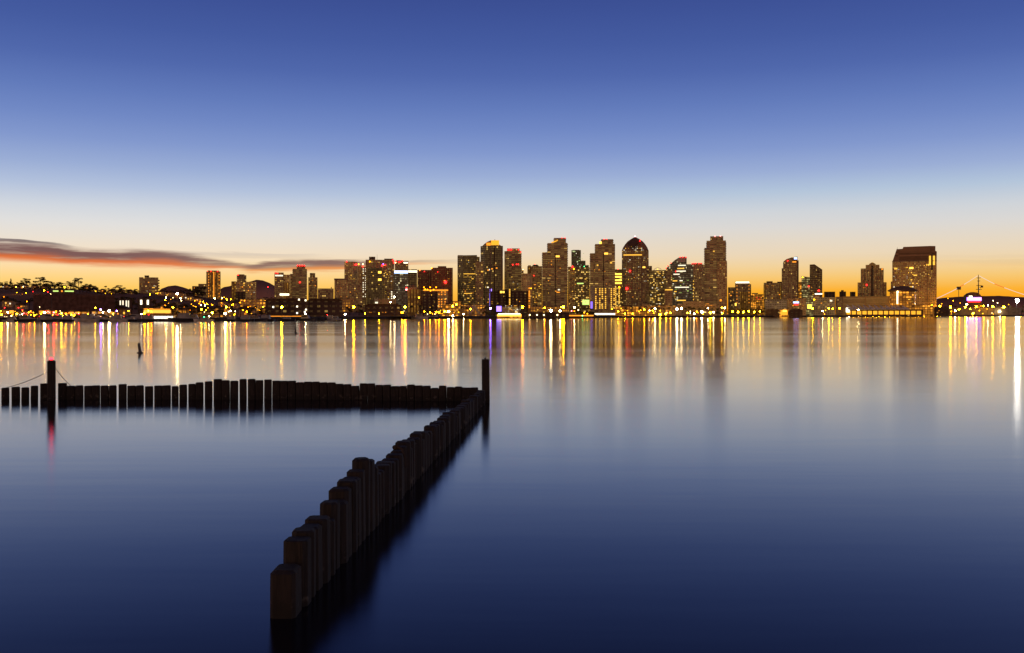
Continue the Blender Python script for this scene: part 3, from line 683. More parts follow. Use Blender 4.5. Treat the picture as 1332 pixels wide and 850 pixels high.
# round pavilion
b = B('round_pavilion', 'round orange-lit pavilion under a wide dark mushroom roof', 'building', 1500, 1173)
m = MB(); k = b.D / F; cy = b.D + 20; cxx = b.X(1174)
prof = [(17, b.g - 1), (17, b.Z(379))]
def lathe(m, cx, cy, prof, mat, n=24, sy=1.0):
    rings = [m.add([(cx + r * math.cos(2 * math.pi * i / n), cy + r * sy * math.sin(2 * math.pi * i / n), z) for i in range(n)]) for r, z in prof]
    for q, w in zip(rings, rings[1:]):
        for i in range(n):
            j = (i + 1) % n; m.face((q + i, q + j, w + j, w + i), mat, [(i * 4.0, prof[0][1]), (i * 4.0 + 4, prof[0][1]), (i * 4.0 + 4, prof[-1][1]), (i * 4.0, prof[-1][1])])
    m.face([rings[-1] + i for i in range(n)], mat)
lathe(m, cxx, cy, [(17 * k, b.g - 1), (17 * k, b.Z(379))], 'orange_glow_wall'); m.build('wall', b.root, b.root.location)
m = MB(); lathe(m, cxx, cy, [(18 * k, b.Z(379.4)), (20.5 * k, b.Z(378)), (15 * k, b.Z(375)), (8 * k, b.Z(372.6)), (1 * k, b.Z(371.8))], 'dark_roof_slope'); m.build('roof', b.root, b.root.location)
b.fronts.append((1156, 1192, b.D - 1, b.Z(379)))
b.quad(1167.3, 388, 1.7, 15, 'panel_w', 'lit_strip'); b.beacon(1167.6, 380, 'white', 1.6, 2); b.win(1176, 1190, 383, 396, 6, 'yo')
# low infill
def low(px0, px1, yt, style, D, name, label, wins=0, cols='yo', extra=None):
    b = B(name, label, 'building', D, (px0 + px1) / 2)
    b.block(px0, px1, yt, style, 0, 16)
    w = px1 - px0
    if w > 12: b.block(px0 + w * .2, px0 + w * .55, yt - random.uniform(1, 2.2), 'dark_plain', 4, 8)
    b.done()
    if w > 5: b.unit(px0 + w * .7, px0 + w * .84, yt - 1.1, yt)
    if wins: b.win(px0 + 1, px1 - 1, yt + 2, 408, wins, cols, 1.3, 1.0)
    return b
low(638, 688, 379, 'dark_plain', 1400, 'podium_building', 'dark podium with two vertical strips of gold lights', 12, 'yoo')
pb = low(662, 664, 377, 'brown_grid', 1390, 'stair_tower', 'slim stair tower with gold light column left of the dark podium middle'); pb.cols([663], 377, 397, 'win_y', 1.6, 2.1, 1.5)
pb = low(687, 690, 374, 'orange_glow_wall', 1395, 'stair_tower', 'slim stair tower with amber light column at the right end of the dark podium'); pb.cols([688.5], 375, 402, 'win_o', 1.6, 2.1, 1.6)
pb = low(650, 655, 377.5, 'dark_plain', 1388, 'roof_house', 'small dark house with two square yellow lamps above the waterfront restaurant'); pb.quad(651.8, 380.2, 2.6, 2.6, 'panel_y'); pb.quad(655, 380.2, 2.4, 2.4, 'panel_y')
low(690, 706, 399, 'amber_glow_grid', 1250, 'low_building', 'low tan building with gold windows right of the dark podium', 8)
low(704, 740, 399.5, 'amber_glow_grid', 1230, 'low_building', 'low brown building at the foot of the left stepped tower', 10)
low(800, 846, 399, 'orange_glow_wall', 1300, 'low_building', 'low orange-lit building at the foot of the pointed tower', 14)
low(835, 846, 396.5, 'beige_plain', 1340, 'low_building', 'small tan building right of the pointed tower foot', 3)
low(846, 880, 398, 'amber_glow_grid', 1300, 'low_building', 'low tan building under the broad office block', 12)
low(589, 600, 392, 'orange_glow_wall', 1400, 'low_building', 'small orange-lit building in the bright gap left of the white-sign tower', 6)
low(575, 596, 396, 'orange_glow_wall', 1150, 'low_building', 'low orange-lit building behind the bright quay floodlights', 10)
low(596, 632, 397, 'amber_glow_grid', 1200, 'low_building', 'low dark building with arched gold entries behind the curved sail', 10)
low(395, 437, 392, 'dark_plain', 1150, 'low_building', 'low dark roof behind the long hall, below the slim tan tower', 6)
low(430, 460, 389, 'amber_glow_grid', 1300, 'low_building', 'low brown building below the tan slab towers', 8)
low(338, 358, 388, 'brown_grid', 1400, 'low_building', 'low brown building left of the boxy tower foot', 8)
low(312, 345, 390, 'amber_glow_grid', 1000, 'low_building', 'low dark building with amber windows below the stepped tan block', 14)
low(1186, 1215, 397.5, 'orange_glow_wall', 1450, 'low_building', 'low orange-lit building at the foot of the mansard hotel', 10)
low(1212, 1235, 400, 'dark_plain', 1500, 'low_building', 'low dark shed right of the mansard hotel', 4)
# long hall and sheds on the quay
b = B('long_hall', 'long dark hall with low hipped roof along the quay', 'building', 760, 395)
b.block(346, 401, 392, 'dark_plain', 0, 18).block(400, 446, 391.5, 'dark_plain', 3, 18).block(346,446,410.6,'dark_plain',-1,2)
b.shape([(344.5,392.1),(402,392.1),(396,388.6),(350,388.6)], 'roof_dark', -.6, 20, part='roof').shape([(399,391.6),(447.5,391.6),(441,388.4),(404,388.4)], 'roof_dark', 2.2, 20, part='roof').done()
for x, y in ((355.7,399.7),(389,390),(386.5,399),(386.5,407.5),(397.5,391),(398,403),(396.5,406)): b.quad(x, y, 2.0, 2.0, 'panel_w')
for i in range(12): b.quad(350 + i * 8, 398, 1.2, 2.6, 'glass_dark', 'dark_window')
b.band(347, 401, 411.6, .8, 'win_o', 'lit_kerb')
b = B('warehouse', 'dark windowless warehouse behind the marina lights', 'building', 800, 97)
b.block(44, 150, 383.6, 'shed_dark' if 'shed_dark' in MATS else surf('shed_dark', (.10,.055,.045), .9), 0, 30).block(60,110,382.8,'shed_dark',6,20).done()
b = B('lit_house', 'hillside building with a strip of green-lit windows above the warehouse', 'building', 1300, 83)
b.block(68, 98, 377, 'dark_plain', 0, 14).done(); b.band(69, 76, 379, 1.6, 'win_g'); b.band(84, 96, 379, 1.5, 'win_g'); b.quad(80.5, 379, 2, 2, 'win_o')
b = B('quay_shed', 'dark shed at the quay edge beneath dark palms', 'building', 950, 498)
b.block(475, 522, 397.5, 'dark_plain', 0, 14).shape([(474,397.6),(523,397.6),(518,395.6),(480,395.6)],'roof_dark',-.5,15,part='roof').done(); b.win(478,520,402,410,5,'o')
b = B('lit_quay_building', 'low yellow-floodlit building left of the white moored ferry', 'building', 700, 204)
b.block(186, 223, 401.5, 'orange_glow_wall', 0, 10).done(); b.band(187, 222, 405.5, 4.0, 'win_y', 'lit_arcade'); b.band(188,221,402.6,1.0,'win_o')
b = B('glass_pavilion', 'small white-lit columned pavilion on the slope left of the yellow arcade', 'building', 900, 163)
b.block(154, 172, 390, 'dark_plain', 0, 10).done()
for x in (156.5,160,164.3,167): b.quad(x, 395.5, 1.6, 8.5, 'win_w', 'lit_bay')
b = B('glass_pavilion', 'small dark pavilion with two white light bays above the yellow arcade', 'building', 900, 188)
b.block(179, 197, 388.5, 'dark_plain', 0, 10).done()
for x in (183.7,192.3): b.quad(x, 393.5, 2.4, 6, 'panel_w', 'lit_bay')
for x0, x1, yt, st, lab in ((-6,18,404,'orange_glow_wall','added glowing orange shed at the left end of the marina'),(20,43,405.5,'amber_glow_grid','added glowing brown shed right of the leftmost glowing shed'),(50,78,404.5,'orange_glow_wall','added glowing orange shed before the left part of the warehouse'),(80,116,406,'orange_glow_wall','added long glowing orange shed before the middle of the warehouse'),(119,150,405.5,'amber_glow_grid','added glowing brown shed before the right part of the warehouse')):
    low(x0, x1, yt, st, 590, 'added_glow_shed', lab, 12, 'yow')  # sheds added to give the marina strip an amber glow
low(224, 262, 403, 'orange_glow_wall', 760, 'low_building', 'low orange-lit building right of the white ferry', 12, 'yo')
low(268, 300, 402, 'amber_glow_grid', 740, 'low_building', 'low tan building before the gold striped tower', 12, 'yo')
# pier sheds
b = B('pier_shed', 'dark barrel-roofed pier shed below the white gridded block', 'building', 1300, 1030)
for x0, x1 in ((995,1014),(1026,1044)):
    b.shape([(x0,413),(x1,413),(x1,404),(lerp(x0,x1,.8),402),(lerp(x0,x1,.5),401.2),(lerp(x0,x1,.2),402),(x0,404)], 'dark_plain', 0, 40)
b.block(1013.5, 1026.5, 402.5, 'orange_glow_wall', 2, 30).done(); b.quad(1020, 407, 9, 6, 'panel_gold', 'lit_gate'); b.quad(1020.6, 404.6, 5, 2.4, 'panel_y', 'lit_gate', .6)
b = B('tent_hall', 'long waterfront hall with saw-tooth white tent roofs', 'building', 1330, 1140)
b.block(1100, 1200, 403.5, 'dark_plain', 0, 22).done()
for i in range(11):
    m = MB(); x = 1103 + i * 7.2
    a_ = m.add([(b.X(x), b.D - 2, b.Z(403.3)), (b.X(x + 8.4), b.D - 2, b.Z(402.6)), (b.X(x - 2.5), b.D + 3, b.Z(395.6 + .15 * i)), (b.X(x + 8.4), b.D + 16, b.Z(402.6)), (b.X(x), b.D + 16, b.Z(403.3))])
    m.face((a_, a_ + 1, a_ + 2), 'sail_white'); m.face((a_ + 1, a_ + 3, a_ + 2), 'sail_white'); m.face((a_ + 4, a_, a_ + 2), 'sail_white'); m.face((a_ + 3, a_ + 4, a_ + 2), 'sail_white')
    m.build('tent_roof', b.root, b.root.location)
for i in range(14): b.quad(1103.5 + i * 7.0, 407, 5.4, 4.6, 'panel_gold', 'lit_bay')
b.quad(1102.5, 403.5, 5, 6, 'panel_w', 'lit_bay')
# waterfront restaurant
b = B('restaurant', 'brightly lit glass restaurant over the water with a violet screen', 'building', 905, 662)
b.block(646, 680, 409.3, 'orange_glow_wall', 0, 14).block(653, 676, 399, 'busy_office', 5, 10).done()
b.quad(649, 402, 6.4, 7, 'panel_v', 'screen'); b.band(647, 678, 410.3, 2.6, 'panel_y', 'lit_terrace'); b.band(648,677,408.6,1.0,'panel_w','lit_terrace')
b.win(655, 677, 398, 407, 46, 'ywwo', 1.2, 1.1, 1.7)
b = B('pier', 'long dark pier deck with white dots of light by the white star lamp', 'pier', 900, 708)
b.block(679, 740, 406.5, 'dark_plain', 0, 14).done()
m = MB()
for x in range(680, 741, 5): m.tube([(b.X(x), b.D - .6, -1), (b.X(x), b.D - .6, b.Z(407))], .25, 'wood_pole', 6)
m.build('pier_posts', b.root, b.root.location)
for x in (689,698.5,707.5,725): b.beacon(x, 410, 'white', 1.1, .8, 'spark_')
b = B('pier', 'long pier with a reddish lit deck edge right of the white star lamp', 'pier', 920, 760)
b.block(735, 775, 409, 'dark_plain', 0, 12).done(); b.band(735, 772, 410.8, 1.6, 'win_o', 'lit_edge'); 
for x, y, c_ in ((739.2,408.4,'pink'),(743.5,404.8,'pink'),(752.3,403.5,'white'),(747,405,'orange'),(760,407,'amber'),(764,408.4,'amber'),(757.6,411,'green')): b.beacon(x, y, c_, .9)
# sail sculpture
M_ = MB(); D_ = 960
pts = [(609,409),(612,402),(616.5,395.5),(619,399),(623,405),(627.5,409)]
ins = [(612.5,409),(614.5,404.5),(616.5,401.5),(618.5,404),(621,407),(622.5,409)]
a_ = M_.add([(gx(x, D_), D_, gz(y, D_)) for x, y in pts]); c_ = M_.add([(gx(x, D_), D_ + 2.5, gz(y, D_)) for x, y in ins])
for i in range(5): M_.face((a_ + i, c_ + i, c_ + i + 1, a_ + i + 1), 'sail_white')
o = M_.build('sail_sculpture', origin=(gx(618, D_), D_, GZ)); tag(o, 'pale curved sail-like sculpture on the quay left of the violet screen', 'sculpture')

# ------------------------------------------------------------------ lamps
LMARK = [(44,'the left end of the marina'),(150,'the dark warehouse'),(182,'the columned pavilion'),(230,'the hilltop block'),(262,'the small far peak'),(300,'the gold striped tower'),(345,'the stepped tan block'),(400,'the boxy signed tower'),(446,'the long hall'),
         (475,'the tan slab towers'),(512,'the dark glass tower'),(545,'the blue-white sign block'),(592,'the red brick slab'),(622,'the white-sign tower'),(655,'the gold-crowned tower'),(704,'the dark podium'),(740,'the left stepped tower'),(768,'the mid brown block'),
         (800,'the yellow-lit hotel wing'),(845,'the pointed tower'),(866,'the broad office block'),(915,'the curved-roof tower'),(947,'the tallest brown tower'),(994,'the white-roofed block'),(1024,'the barrel-roofed pier shed'),(1058,'the slanted tower'),(1100,'the gridded low block'),
         (1157,'the gabled hotel'),(1222,'the mansard hotel'),(1262,'the left light string'),(1300,'the ship mast'),(1500,'the right frame edge')]
def mark(px):
    for x, n in LMARK:
        if px < x: return n
LAMPS = []
def add_lamp(px, py, col, r=1.25, D=None, kind='street_lamp', bright=False, hang=0):
    LAMPS.append((px, py, col, r, D or shoreD(px) + 12, kind, bright))
# strong lamps whose streaks run down the water: (x, y, colour, radius px)
for px, py, col, r, br in [
    (2,409,'amber',1.5,1),(10,406,'white',1.3,0),(22,408,'yellow',1.3,0),(31,407,'red',1.0,0),(45,410,'amber',1.5,0),(53,408,'orange',1.1,0),(58,406,'white',2.0,1),(70,406,'red',1.7,0),(80,407,'yellow',1.5,1),(86,408,'orange',1.2,0),
    (93,409,'yellow',1.3,0),(97,410,'yellow',1.2,0),(108,409,'yellow',1.4,0),(124,400,'yellow',1.0,0),(131,402.5,'violet',1.3,0),(134,406,'white',1.0,0),(142,404,'white',2.2,1),(147,408,'yellow',1.2,0),(152,404,'violet',1.2,0),(167,404,'yellow',1.0,0),
    (184,408,'white',1.2,0),(188,407,'amber',1.7,0),(193,404,'yellow',1.6,0),(197,405,'orange',1.3,0),(225,399.5,'amber',1.6,0),(230.5,381.5,'white',2.1,1),(262,402,'yellow',1.2,0),(268,403,'orange',1.1,0),(276,406.5,'yellow',2.0,1),(293,407.5,'white',2.3,0),(294.3,399.2,'amber',1.9,1),
    (305,409,'amber',.8,0),(321,405,'orange',1.1,0),(366.5,399.2,'yellow',2.0,1),(397.5,408,'white',1.2,0),(426,410,'red',.7,0),(449,408.5,'white',1.7,0),(460,399.2,'amber',2.2,1),(475,407.6,'yellow',1.0,0),(493,408,'yellow',1.0,0),(508,393,'white',1.0,0),(513,386,'white',1.2,0),
    (523,406.2,'orange',1.8,0),(526.8,399.2,'amber',2.2,1),(545,387,'yellow',.9,0),(552,405,'orange',.9,0),(559.5,406,'amber',1.1,0),(567,406,'orange',1.1,0),(571,406,'orange',1.5,0),(578.5,405,'yellow',1.9,0),(583.5,405,'white',2.3,1),(589,410.7,'white',1.5,0),(589,398,'yellow',1.6,0),(593.6,396,'yellow',1.2,0),
    (638,401,'violet',1.7,0),(758,409.5,'green',.9,0),(603,408.5,'white',1.2,0),(612,402,'amber',1.5,0),(679.6,399.3,'orange',2.3,1),(708.5,400.3,'orange',1.4,0),(716.5,404,'white',2.6,1),(728.6,404.2,'white',1.8,0),(733,399.3,'amber',2.1,1),(730.6,399.3,'amber',1.3,0),(747,399.6,'white',1.3,0),  # the violet and green lamps are added to strengthen their water streaks
    (852,401.5,'white',1.6,0),(858.5,409,'yellow',2.0,0),(880.5,402,'white',2.2,1),(886.5,401.2,'white',1.9,0),(838,402.6,'amber',1.3,0),(823,408,'amber',1.2,0),(913,405.6,'white',2.2,1),(924,407,'yellow',1.9,0),(928,406,'white',1.4,0),(939,400.5,'yellow',1.3,0),(943,400.4,'white',1.4,0),(921,400.8,'white',1.0,0),
    (866,408,'yellow',1.4,0),(872,407,'amber',1.3,0),(894,407,'yellow',1.2,0),(903,408,'white',1.2,0),
    (953,405.2,'yellow',1.4,0),(960,405.8,'yellow',1.4,0),(967,406,'yellow',1.6,0),(974,404.8,'yellow',1.5,0),(981,405.8,'yellow',1.3,0),(988.5,405,'yellow',1.3,0),(1020,405.6,'amber',2.4,0),
    (1057,401.4,'yellow',1.3,0),(1070,404.4,'white',1.1,0),(1078,401.2,'yellow',1.3,0),(1083,401.6,'amber',1.0,0),(1092,401,'amber',1.5,0),(1104.6,407,'white',2.4,1),(1110,406,'yellow',1.7,0),(1116.5,402.6,'white',2.0,0),(1127,406.6,'yellow',1.6,0),(1135,406,'yellow',1.5,0),(1143,406.4,'yellow',1.7,0),(1151,406.6,'yellow',1.5,0),(1158,406.8,'yellow',1.5,0),
    (1168,406.5,'yellow',1.9,0),(1179,406.3,'yellow',1.7,0),(1184,405.9,'yellow',1.6,0),(1190,406.4,'amber',1.4,0),(1196,405.6,'yellow',1.4,0),(1202,406,'amber',1.3,0),(1212,397.5,'amber',1.2,0),(1222.4,398.6,'yellow',2.0,0),(1236.2,399.8,'amber',2.2,1),(1242.4,404.4,'white',1.7,0),(1219,405,'yellow',1.4,0),
    (1255.6,399.6,'yellow',1.7,0),(1265.8,407.6,'yellow',1.7,0),(1270,399,'amber',1.9,0),(1279.6,398,'amber',1.4,0),(1291.4,398.8,'amber',2.1,1),(1300.8,405.2,'white',1.4,0),(1305.6,399.8,'yellow',2.6,0),(1257.5,395.8,'white',1.2,0),(1248,402,'amber',1.1,0)]:
    add_lamp(px, py, col, r, None, 'street_lamp', bool(br))
# fainter scattered lamps on the lower hillside and behind the quay
HL = random.Random(5)
for px, py, col in [(21,373,'yellow'),(30,373.3,'white'),(22,380.5,'yellow'),(34,381,'yellow'),(43,379.3,'red'),(57,377.8,'amber'),(62,380,'red'),(66,382.6,'white'),(84,373,'amber'),(124.6,378.8,'yellow'),(137,381.7,'amber'),(146.5,386.3,'yellow'),(145,382,'amber'),
                    (203,381.5,'yellow'),(205,382,'amber'),(195,383,'amber'),(216,387,'white'),(225,387.2,'white'),(235,388,'white'),(236,391,'white'),(249,395.5,'amber'),(254.8,398.6,'amber'),(261.6,396.5,'white'),(266.5,397,'white'),(270.5,400,'yellow'),(266,405.6,'white'),
                    (6,400,'red'),(24,400,'red'),(29,403,'red'),(40,405.4,'red'),(51.5,399,'white'),(29,385,'orange'),(35,392,'orange'),(5,386,'orange'),(306,404.6,'white'),(316,403,'amber'),(279,388,'white'),(289,387.6,'white'),(291.5,386.6,'yellow'),(345,391,'amber'),(348.4,373.5,'red'),
                    (300,404,'white'),(297.5,405,'white'),(272,411,'white'),(1227,402,'white'),(1232,401,'amber'),(1249,394,'amber'),(1262,401.7,'yellow'),(1276,397.8,'amber'),(1285,397,'white'),(1292,391,'white'),(1297.5,394,'white'),(1312,396,'amber'),(1320,402,'amber'),(1328,404,'amber'),(1316,405,'yellow'),(1240,391,'amber'),(1225,395,'amber'),(1233,388,'amber'),(1247,403,'yellow'),(1274,404,'amber'),(1284,402,'amber'),(1311,401,'yellow'),
                    (816,404,'amber'),(831,405,'amber'),(843,406,'yellow'),(849,404,'amber'),(813,408,'yellow'),(804,405,'yellow'),(796,402,'yellow'),(808,401,'yellow'),(898,405,'white'),(908,407,'amber'),(917,406,'white')]:
    D = shoreD(px) + 40 if py > 398 else (1250 if py < 386 else 950)
    add_lamp(px, py, col, .8 if py > 384 else .75, D, 'path_lamp')
for i in range(44):   # marina strip left
    px = HL.uniform(0, 118); py = HL.uniform(403.5, 412.5); add_lamp(px, py, HL.choice(['yellow','amber','amber','white','orange','red','yellow','orange']), HL.uniform(.6, .95), shoreD(px) + HL.uniform(5, 60), 'path_lamp')
for i in range(52):
    px = HL.uniform(195, 345); py = HL.uniform(388, 410); add_lamp(px, py, HL.choice(['amber','amber','orange','yellow','orange']), HL.uniform(.55, .85), HL.uniform(700, 1000), 'path_lamp')
for i in range(40):
    px = HL.choice((HL.uniform(800, 946), HL.uniform(560, 600), HL.uniform(1206, 1332), HL.uniform(1060, 1210))); py = HL.uniform(403.5, 409)
    add_lamp(px, py, HL.choice(['amber','yellow','amber','orange','white']), HL.uniform(.6, .9), shoreD(px) + HL.uniform(4, 30), 'path_lamp')
POLE = MB(); POLE.tube([(0, 0, 0), (0, 0, 1)], .11, 'metal_dark', 5); POLE_ME = POLE.mesh('street_lamp')
seen = {}
LAMPS.sort()
tot = {}
for L in LAMPS: tot[(mark(L[0]), L[2], L[5])] = tot.get((mark(L[0]), L[2], L[5]), 0) + 1
for px, py, col, r, D, kind, br in LAMPS:
    key = (mark(px), col, kind); seen[key] = seen.get(key, 0) + 1
    g = ground(px, D); z = gz(py, D)
    word = 'lamp on a tall quay pole' if kind == 'street_lamp' else 'small pole lamp'
    if tot[key] == 1: lab = f'single {col} {word} below {key[0]}'
    else: lab = f'{ordinal(seen[key])} {col} {word} from the left below {key[0]}'
    o = mesh_obj(kind, POLE_ME, None, (gx(px, D), D + .4, g - .3), (1.2, 1.2, max(1, z - g)))
    tag(o, lab, 'lamp', 'street lamps along the quay' if kind == 'street_lamp' else 'small lamps on the slope and behind the quay')
    mat = ('bright_' if br else ('lamp_' if kind == 'street_lamp' else HL.choice(('path_', 'small_', 'small_', 'tiny_', 'tiny_')))) + col
    k = D / F * r * (.6 if kind == 'street_lamp' else .62)
    mesh_obj('lamp_globe', ball_mesh(mat), o, (0, -.4 / 1.2, 1.0), (k / 1.2, k / 1.2, k / max(1, z - g)))
# giant floodlight at the right
D_ = shoreD(1323) + 20
fl = empty('floodlight_mast', (gx(1323, D_), D_, GZ), 'very bright white floodlight on a steel mast at the right end', 'floodlight')
m = MB(); m.tube([(fl.location.x, D_ + 1.5, GZ), (fl.location.x, D_ + 1.5, gz(389, D_))], [.5, .3], 'metal_dark', 8); m.build('mast', fl, fl.location)
m = MB(); m.box(fl.location.x - 3, fl.location.x + 3, D_ + .4, D_ + 1.2, gz(393, D_), gz(389, D_), 'metal_dark', bottom=True); m.build('head', fl, fl.location)
glow('flood_white', (1, .95, .85), 800)
mesh_obj('lamp_globe', ball_mesh('flood_white'), fl, (0, -1, gz(391.2, D_) - GZ), (3.6,) * 3)

# ------------------------------------------------------------------ moored ship with strings of lights
D_ = shoreD(1275) + 60
glow('screen_violet', (.28,.11,1), 9)
sh = empty('museum_ship', (gx(1275, D_), D_, GZ), 'moored grey ship with tall mast, violet screen and dark superstructure', 'ship')
X = lambda p: gx(p, D_); Z = lambda p: gz(p, D_)
m = MB(); m.profile([(X(1212), Z(403)), (X(1216), Z(410.3)), (X(1328), Z(410.3)), (X(1334), Z(402)), (X(1334), Z(400.5)), (X(1212), Z(400.5))], D_ + 10, D_ + 40, 'steel_grey', 'steel_grey'); m.build('hull', sh, sh.location)
m = MB(); m.profile([(X(1261), Z(401)), (X(1283), Z(401)), (X(1282.5), Z(386)), (X(1280), Z(383)), (X(1276), Z(380.5)), (X(1271), Z(380)), (X(1266), Z(381.5)), (X(1262), Z(384.5))], D_ + 16, D_ + 28, 'dark_plain', 'dark_plain'); m.build('superstructure', sh, sh.location)
m = MB(); m.tube([(X(1279.2), D_ + 20, Z(385)), (X(1279), D_ + 20, Z(357))], [1.3, .5], 'metal_dark', 6)
for y, w in ((361,3.0),(365,2.2),(371,3.5),(376,4.5)): m.box(X(1279 - w * .7), X(1279 + w), D_ + 19.5, D_ + 20.5, Z(y + .7), Z(y), 'metal_dark', bottom=True)
m.tube([(X(1279), D_ + 20, Z(378)), (X(1283.5), D_ + 20, Z(371))], .5, 'metal_dark', 5); m.box(X(1282.4), X(1285), D_ + 19, D_ + 21, Z(374), Z(371.4), 'metal_dark', bottom=True)
m.build('mast', sh, sh.location)
m = MB(); m.tube([(X(1253.2), D_ + 20, Z(401)), (X(1253.2), D_ + 20, Z(373))], .6, 'metal_dark', 6); m.box(X(1251), X(1255.5), D_ + 18, D_ + 22, Z(376.8), Z(372.8), 'metal_dark', bottom=True); m.build('signal_mast', sh, sh.location)
for (x0, x1, y0, y1, mt) in ((1262.5,1281.5,387,391.2,'screen_violet'),(1263.5,1280,392,393.4,'panel_r'),(1265,1269.5,384.8,387.8,'panel_w'),(1263,1281,388.6,390,'panel_b')):
    mesh_obj('screen', quad_mesh(mt), sh, (X((x0 + x1) / 2) - sh.location.x, (15.2 if mt == 'screen_violet' else 14.8), Z((y0 + y1) / 2) - GZ), ((x1 - x0) * D_ / F, 1, (y1 - y0) * D_ / F))
glow('bulb_white', (.92,.74,.68), 1.0, False); glow('bulb_red', (1,.10,.03), .9, False)
def string(p, q, mat, nm, label, sag=.012):
    m = MB(); n = 10; P = []
    for i in range(n + 1):
        t = i / n; x = lerp(p[0], q[0], t); y = lerp(p[1], q[1], t)
        P.append((X(x), D_ + 20, Z(y) - 4 * sag * t * (1 - t) * abs(X(q[0]) - X(p[0]))))
    m.tube(P, .5, mat, 5); return m
for lab, segs in (('string of white and red lights sloping down to the left from the ship mast', [((1278,358.5),(1260,370),'bulb_white'),((1260,370),(1254,373.2),'bulb_red'),((1253.5,374),(1215,392.5),'bulb_white'),((1215,392.5),(1205,397.5),'bulb_red')]),
                  ('string of white and red lights sloping down to the right from the ship mast', [((1280,358.5),(1300,369),'bulb_white'),((1300,369),(1313,374),'bulb_red'),((1313,374),(1345,385),'bulb_white')])):
    r0 = empty('light_string', (X(segs[0][0][0]), D_ + 20, Z(358.5)), lab, 'light string', 'light strings of the moored ship')
    for p, q, mt in segs: string(p, q, mt, '', '').build('bulb_run', r0, r0.location)

# ------------------------------------------------------------------ trees
def leaf_cloud(m, blobs, n, size, rnd, mat='leaf'):
    mats = (mat, 'leaf_dark')
    for (c, r) in blobs:
        for _ in range(n):
            d = Vector((rnd.gauss(0, 1), rnd.gauss(0, 1), rnd.gauss(0, 1))).normalized() * (rnd.random() ** .45)
            p = Vector((c[0] + d.x * r[0], c[1] + d.y * r[1], c[2] + d.z * r[2]))
            a = Vector((rnd.gauss(0, 1), rnd.gauss(0, 1), rnd.gauss(0, 1))).normalized(); b_ = a.orthogonal().normalized(); s = size * rnd.uniform(.6, 1.4)
            k = m.add([p + a * s, p + b_ * s * .7, p - a * s, p - b_ * s * .7]); m.face((k, k + 1, k + 2, k + 3), mats[rnd.random() < .4])
PARK = []
def proto_tree(kind, seed):
    rnd = random.Random(seed); t = MB(); cr = MB()
    if kind == 'palm':
        t.tube([(0, 0, 0), (.03, 0, .5), (.06, .02, .9)], [.03, .022, .018], 'bark', 6)
        for i in range(20):
            az = rnd.uniform(0, 6.28); up = rnd.uniform(-.4, .9); L = rnd.uniform(.18, .26); P0 = Vector((.06, .02, .9)); pts = []
            for s in range(5):
                q = s / 4; pts.append(P0 + Vector((math.cos(az) * L * q * math.cos(up * .8), math.sin(az) * L * q * math.cos(up * .8), L * (math.sin(up) * q - .75 * q * q))))
            for s in range(4):
                w0 = .045 * (1 - abs(s / 4 - .4)); w1 = .045 * (1 - abs((s + 1) / 4 - .4)) if s < 3 else .005; sd = Vector((-math.sin(az), math.cos(az), 0))
                k = cr.add([pts[s] - sd * w0, pts[s] + sd * w0, pts[s + 1] + sd * w1, pts[s + 1] - sd * w1]); cr.face((k, k + 1, k + 2, k + 3), 'leaf_palm')
    elif kind == 'conifer':
        t.tube([(0, 0, 0), (0, 0, .9)], [.025, .006], 'bark', 6)
        for i in range(9):
            h = .14 + i * .095; rr = .2 * (1 - i / 9.6)
            leaf_cloud(cr, [((rnd.uniform(-.02,.02), 0, h), (rr, rr, .05))], 46, .035, rnd, 'leaf_dark')
    elif kind == 'pine':      # tall trunk, flat umbrella tufts
        t.tube([(0, 0, 0), (.03, 0, .45), (-.02, 0, .8)], [.03, .022, .012], 'bark', 6)
        bl = []
        for i in range(7):
            x = rnd.uniform(-.28, .28); z = rnd.uniform(.62, .98); t.tube([(0, 0, z - .2), (x, rnd.uniform(-.1,.1), z - .02)], [.012, .006], 'bark', 5)
            bl.append(((x, rnd.uniform(-.2, .2), z), (rnd.uniform(.09, .17), .14, rnd.uniform(.035, .07))))
        leaf_cloud(cr, bl, 60, .03, rnd)
    else:
        t.tube([(0, 0, 0), (.01, 0, .25), (.02, .01, .5)], [.04, .03, .02], 'bark', 7)
        bl = []
        for i in range(9):
            an = rnd.uniform(0, 6.28); rr = rnd.uniform(.03, .3); z = rnd.uniform(.26, .9)
            p = (math.cos(an) * rr, math.sin(an) * rr, z); t.tube([(0, 0, .3), tuple(v * .8 for v in p[:2]) + (z - .06,)], [.015, .006], 'bark', 5)
            bl.append((p, (rnd.uniform(.1, .19), rnd.uniform(.1, .19), rnd.uniform(.07, .13))))
        leaf_cloud(cr, bl, 70, .034, rnd)
    return t.mesh('tree_trunk'), cr.mesh('tree_crown')
TREES = {k: [proto_tree(k, s * 7 + i) for i, s in enumerate(range(n))] for k, n in (('broad', 4), ('palm', 3), ('pine', 3), ('conifer', 1))}
TREE_N = {'broad': 'broadleaf_tree', 'palm': 'palm_tree', 'pine': 'pine_tree', 'conifer': 'conifer_tree'}
def plant(px, ytop, kind, D, label, group, wide=1.0, base=None):
    g = ground(px, D) - .3 if base is None else base
    h = gz(ytop, D) - g
    t, c = random.choice(TREES[kind])
    o = mesh_obj(TREE_N[kind], t, None, (gx(px, D), D, g), (h * wide, h * wide, h)); o.rotation_euler = (0, 0, random.uniform(0, 6.28))
    tag(o, label, 'tree', group); mesh_obj('crown', c, o)
TL = []
def T(px, yt, kind, D, where, wide=1.0): TL.append((px, yt, kind, D, where, wide))
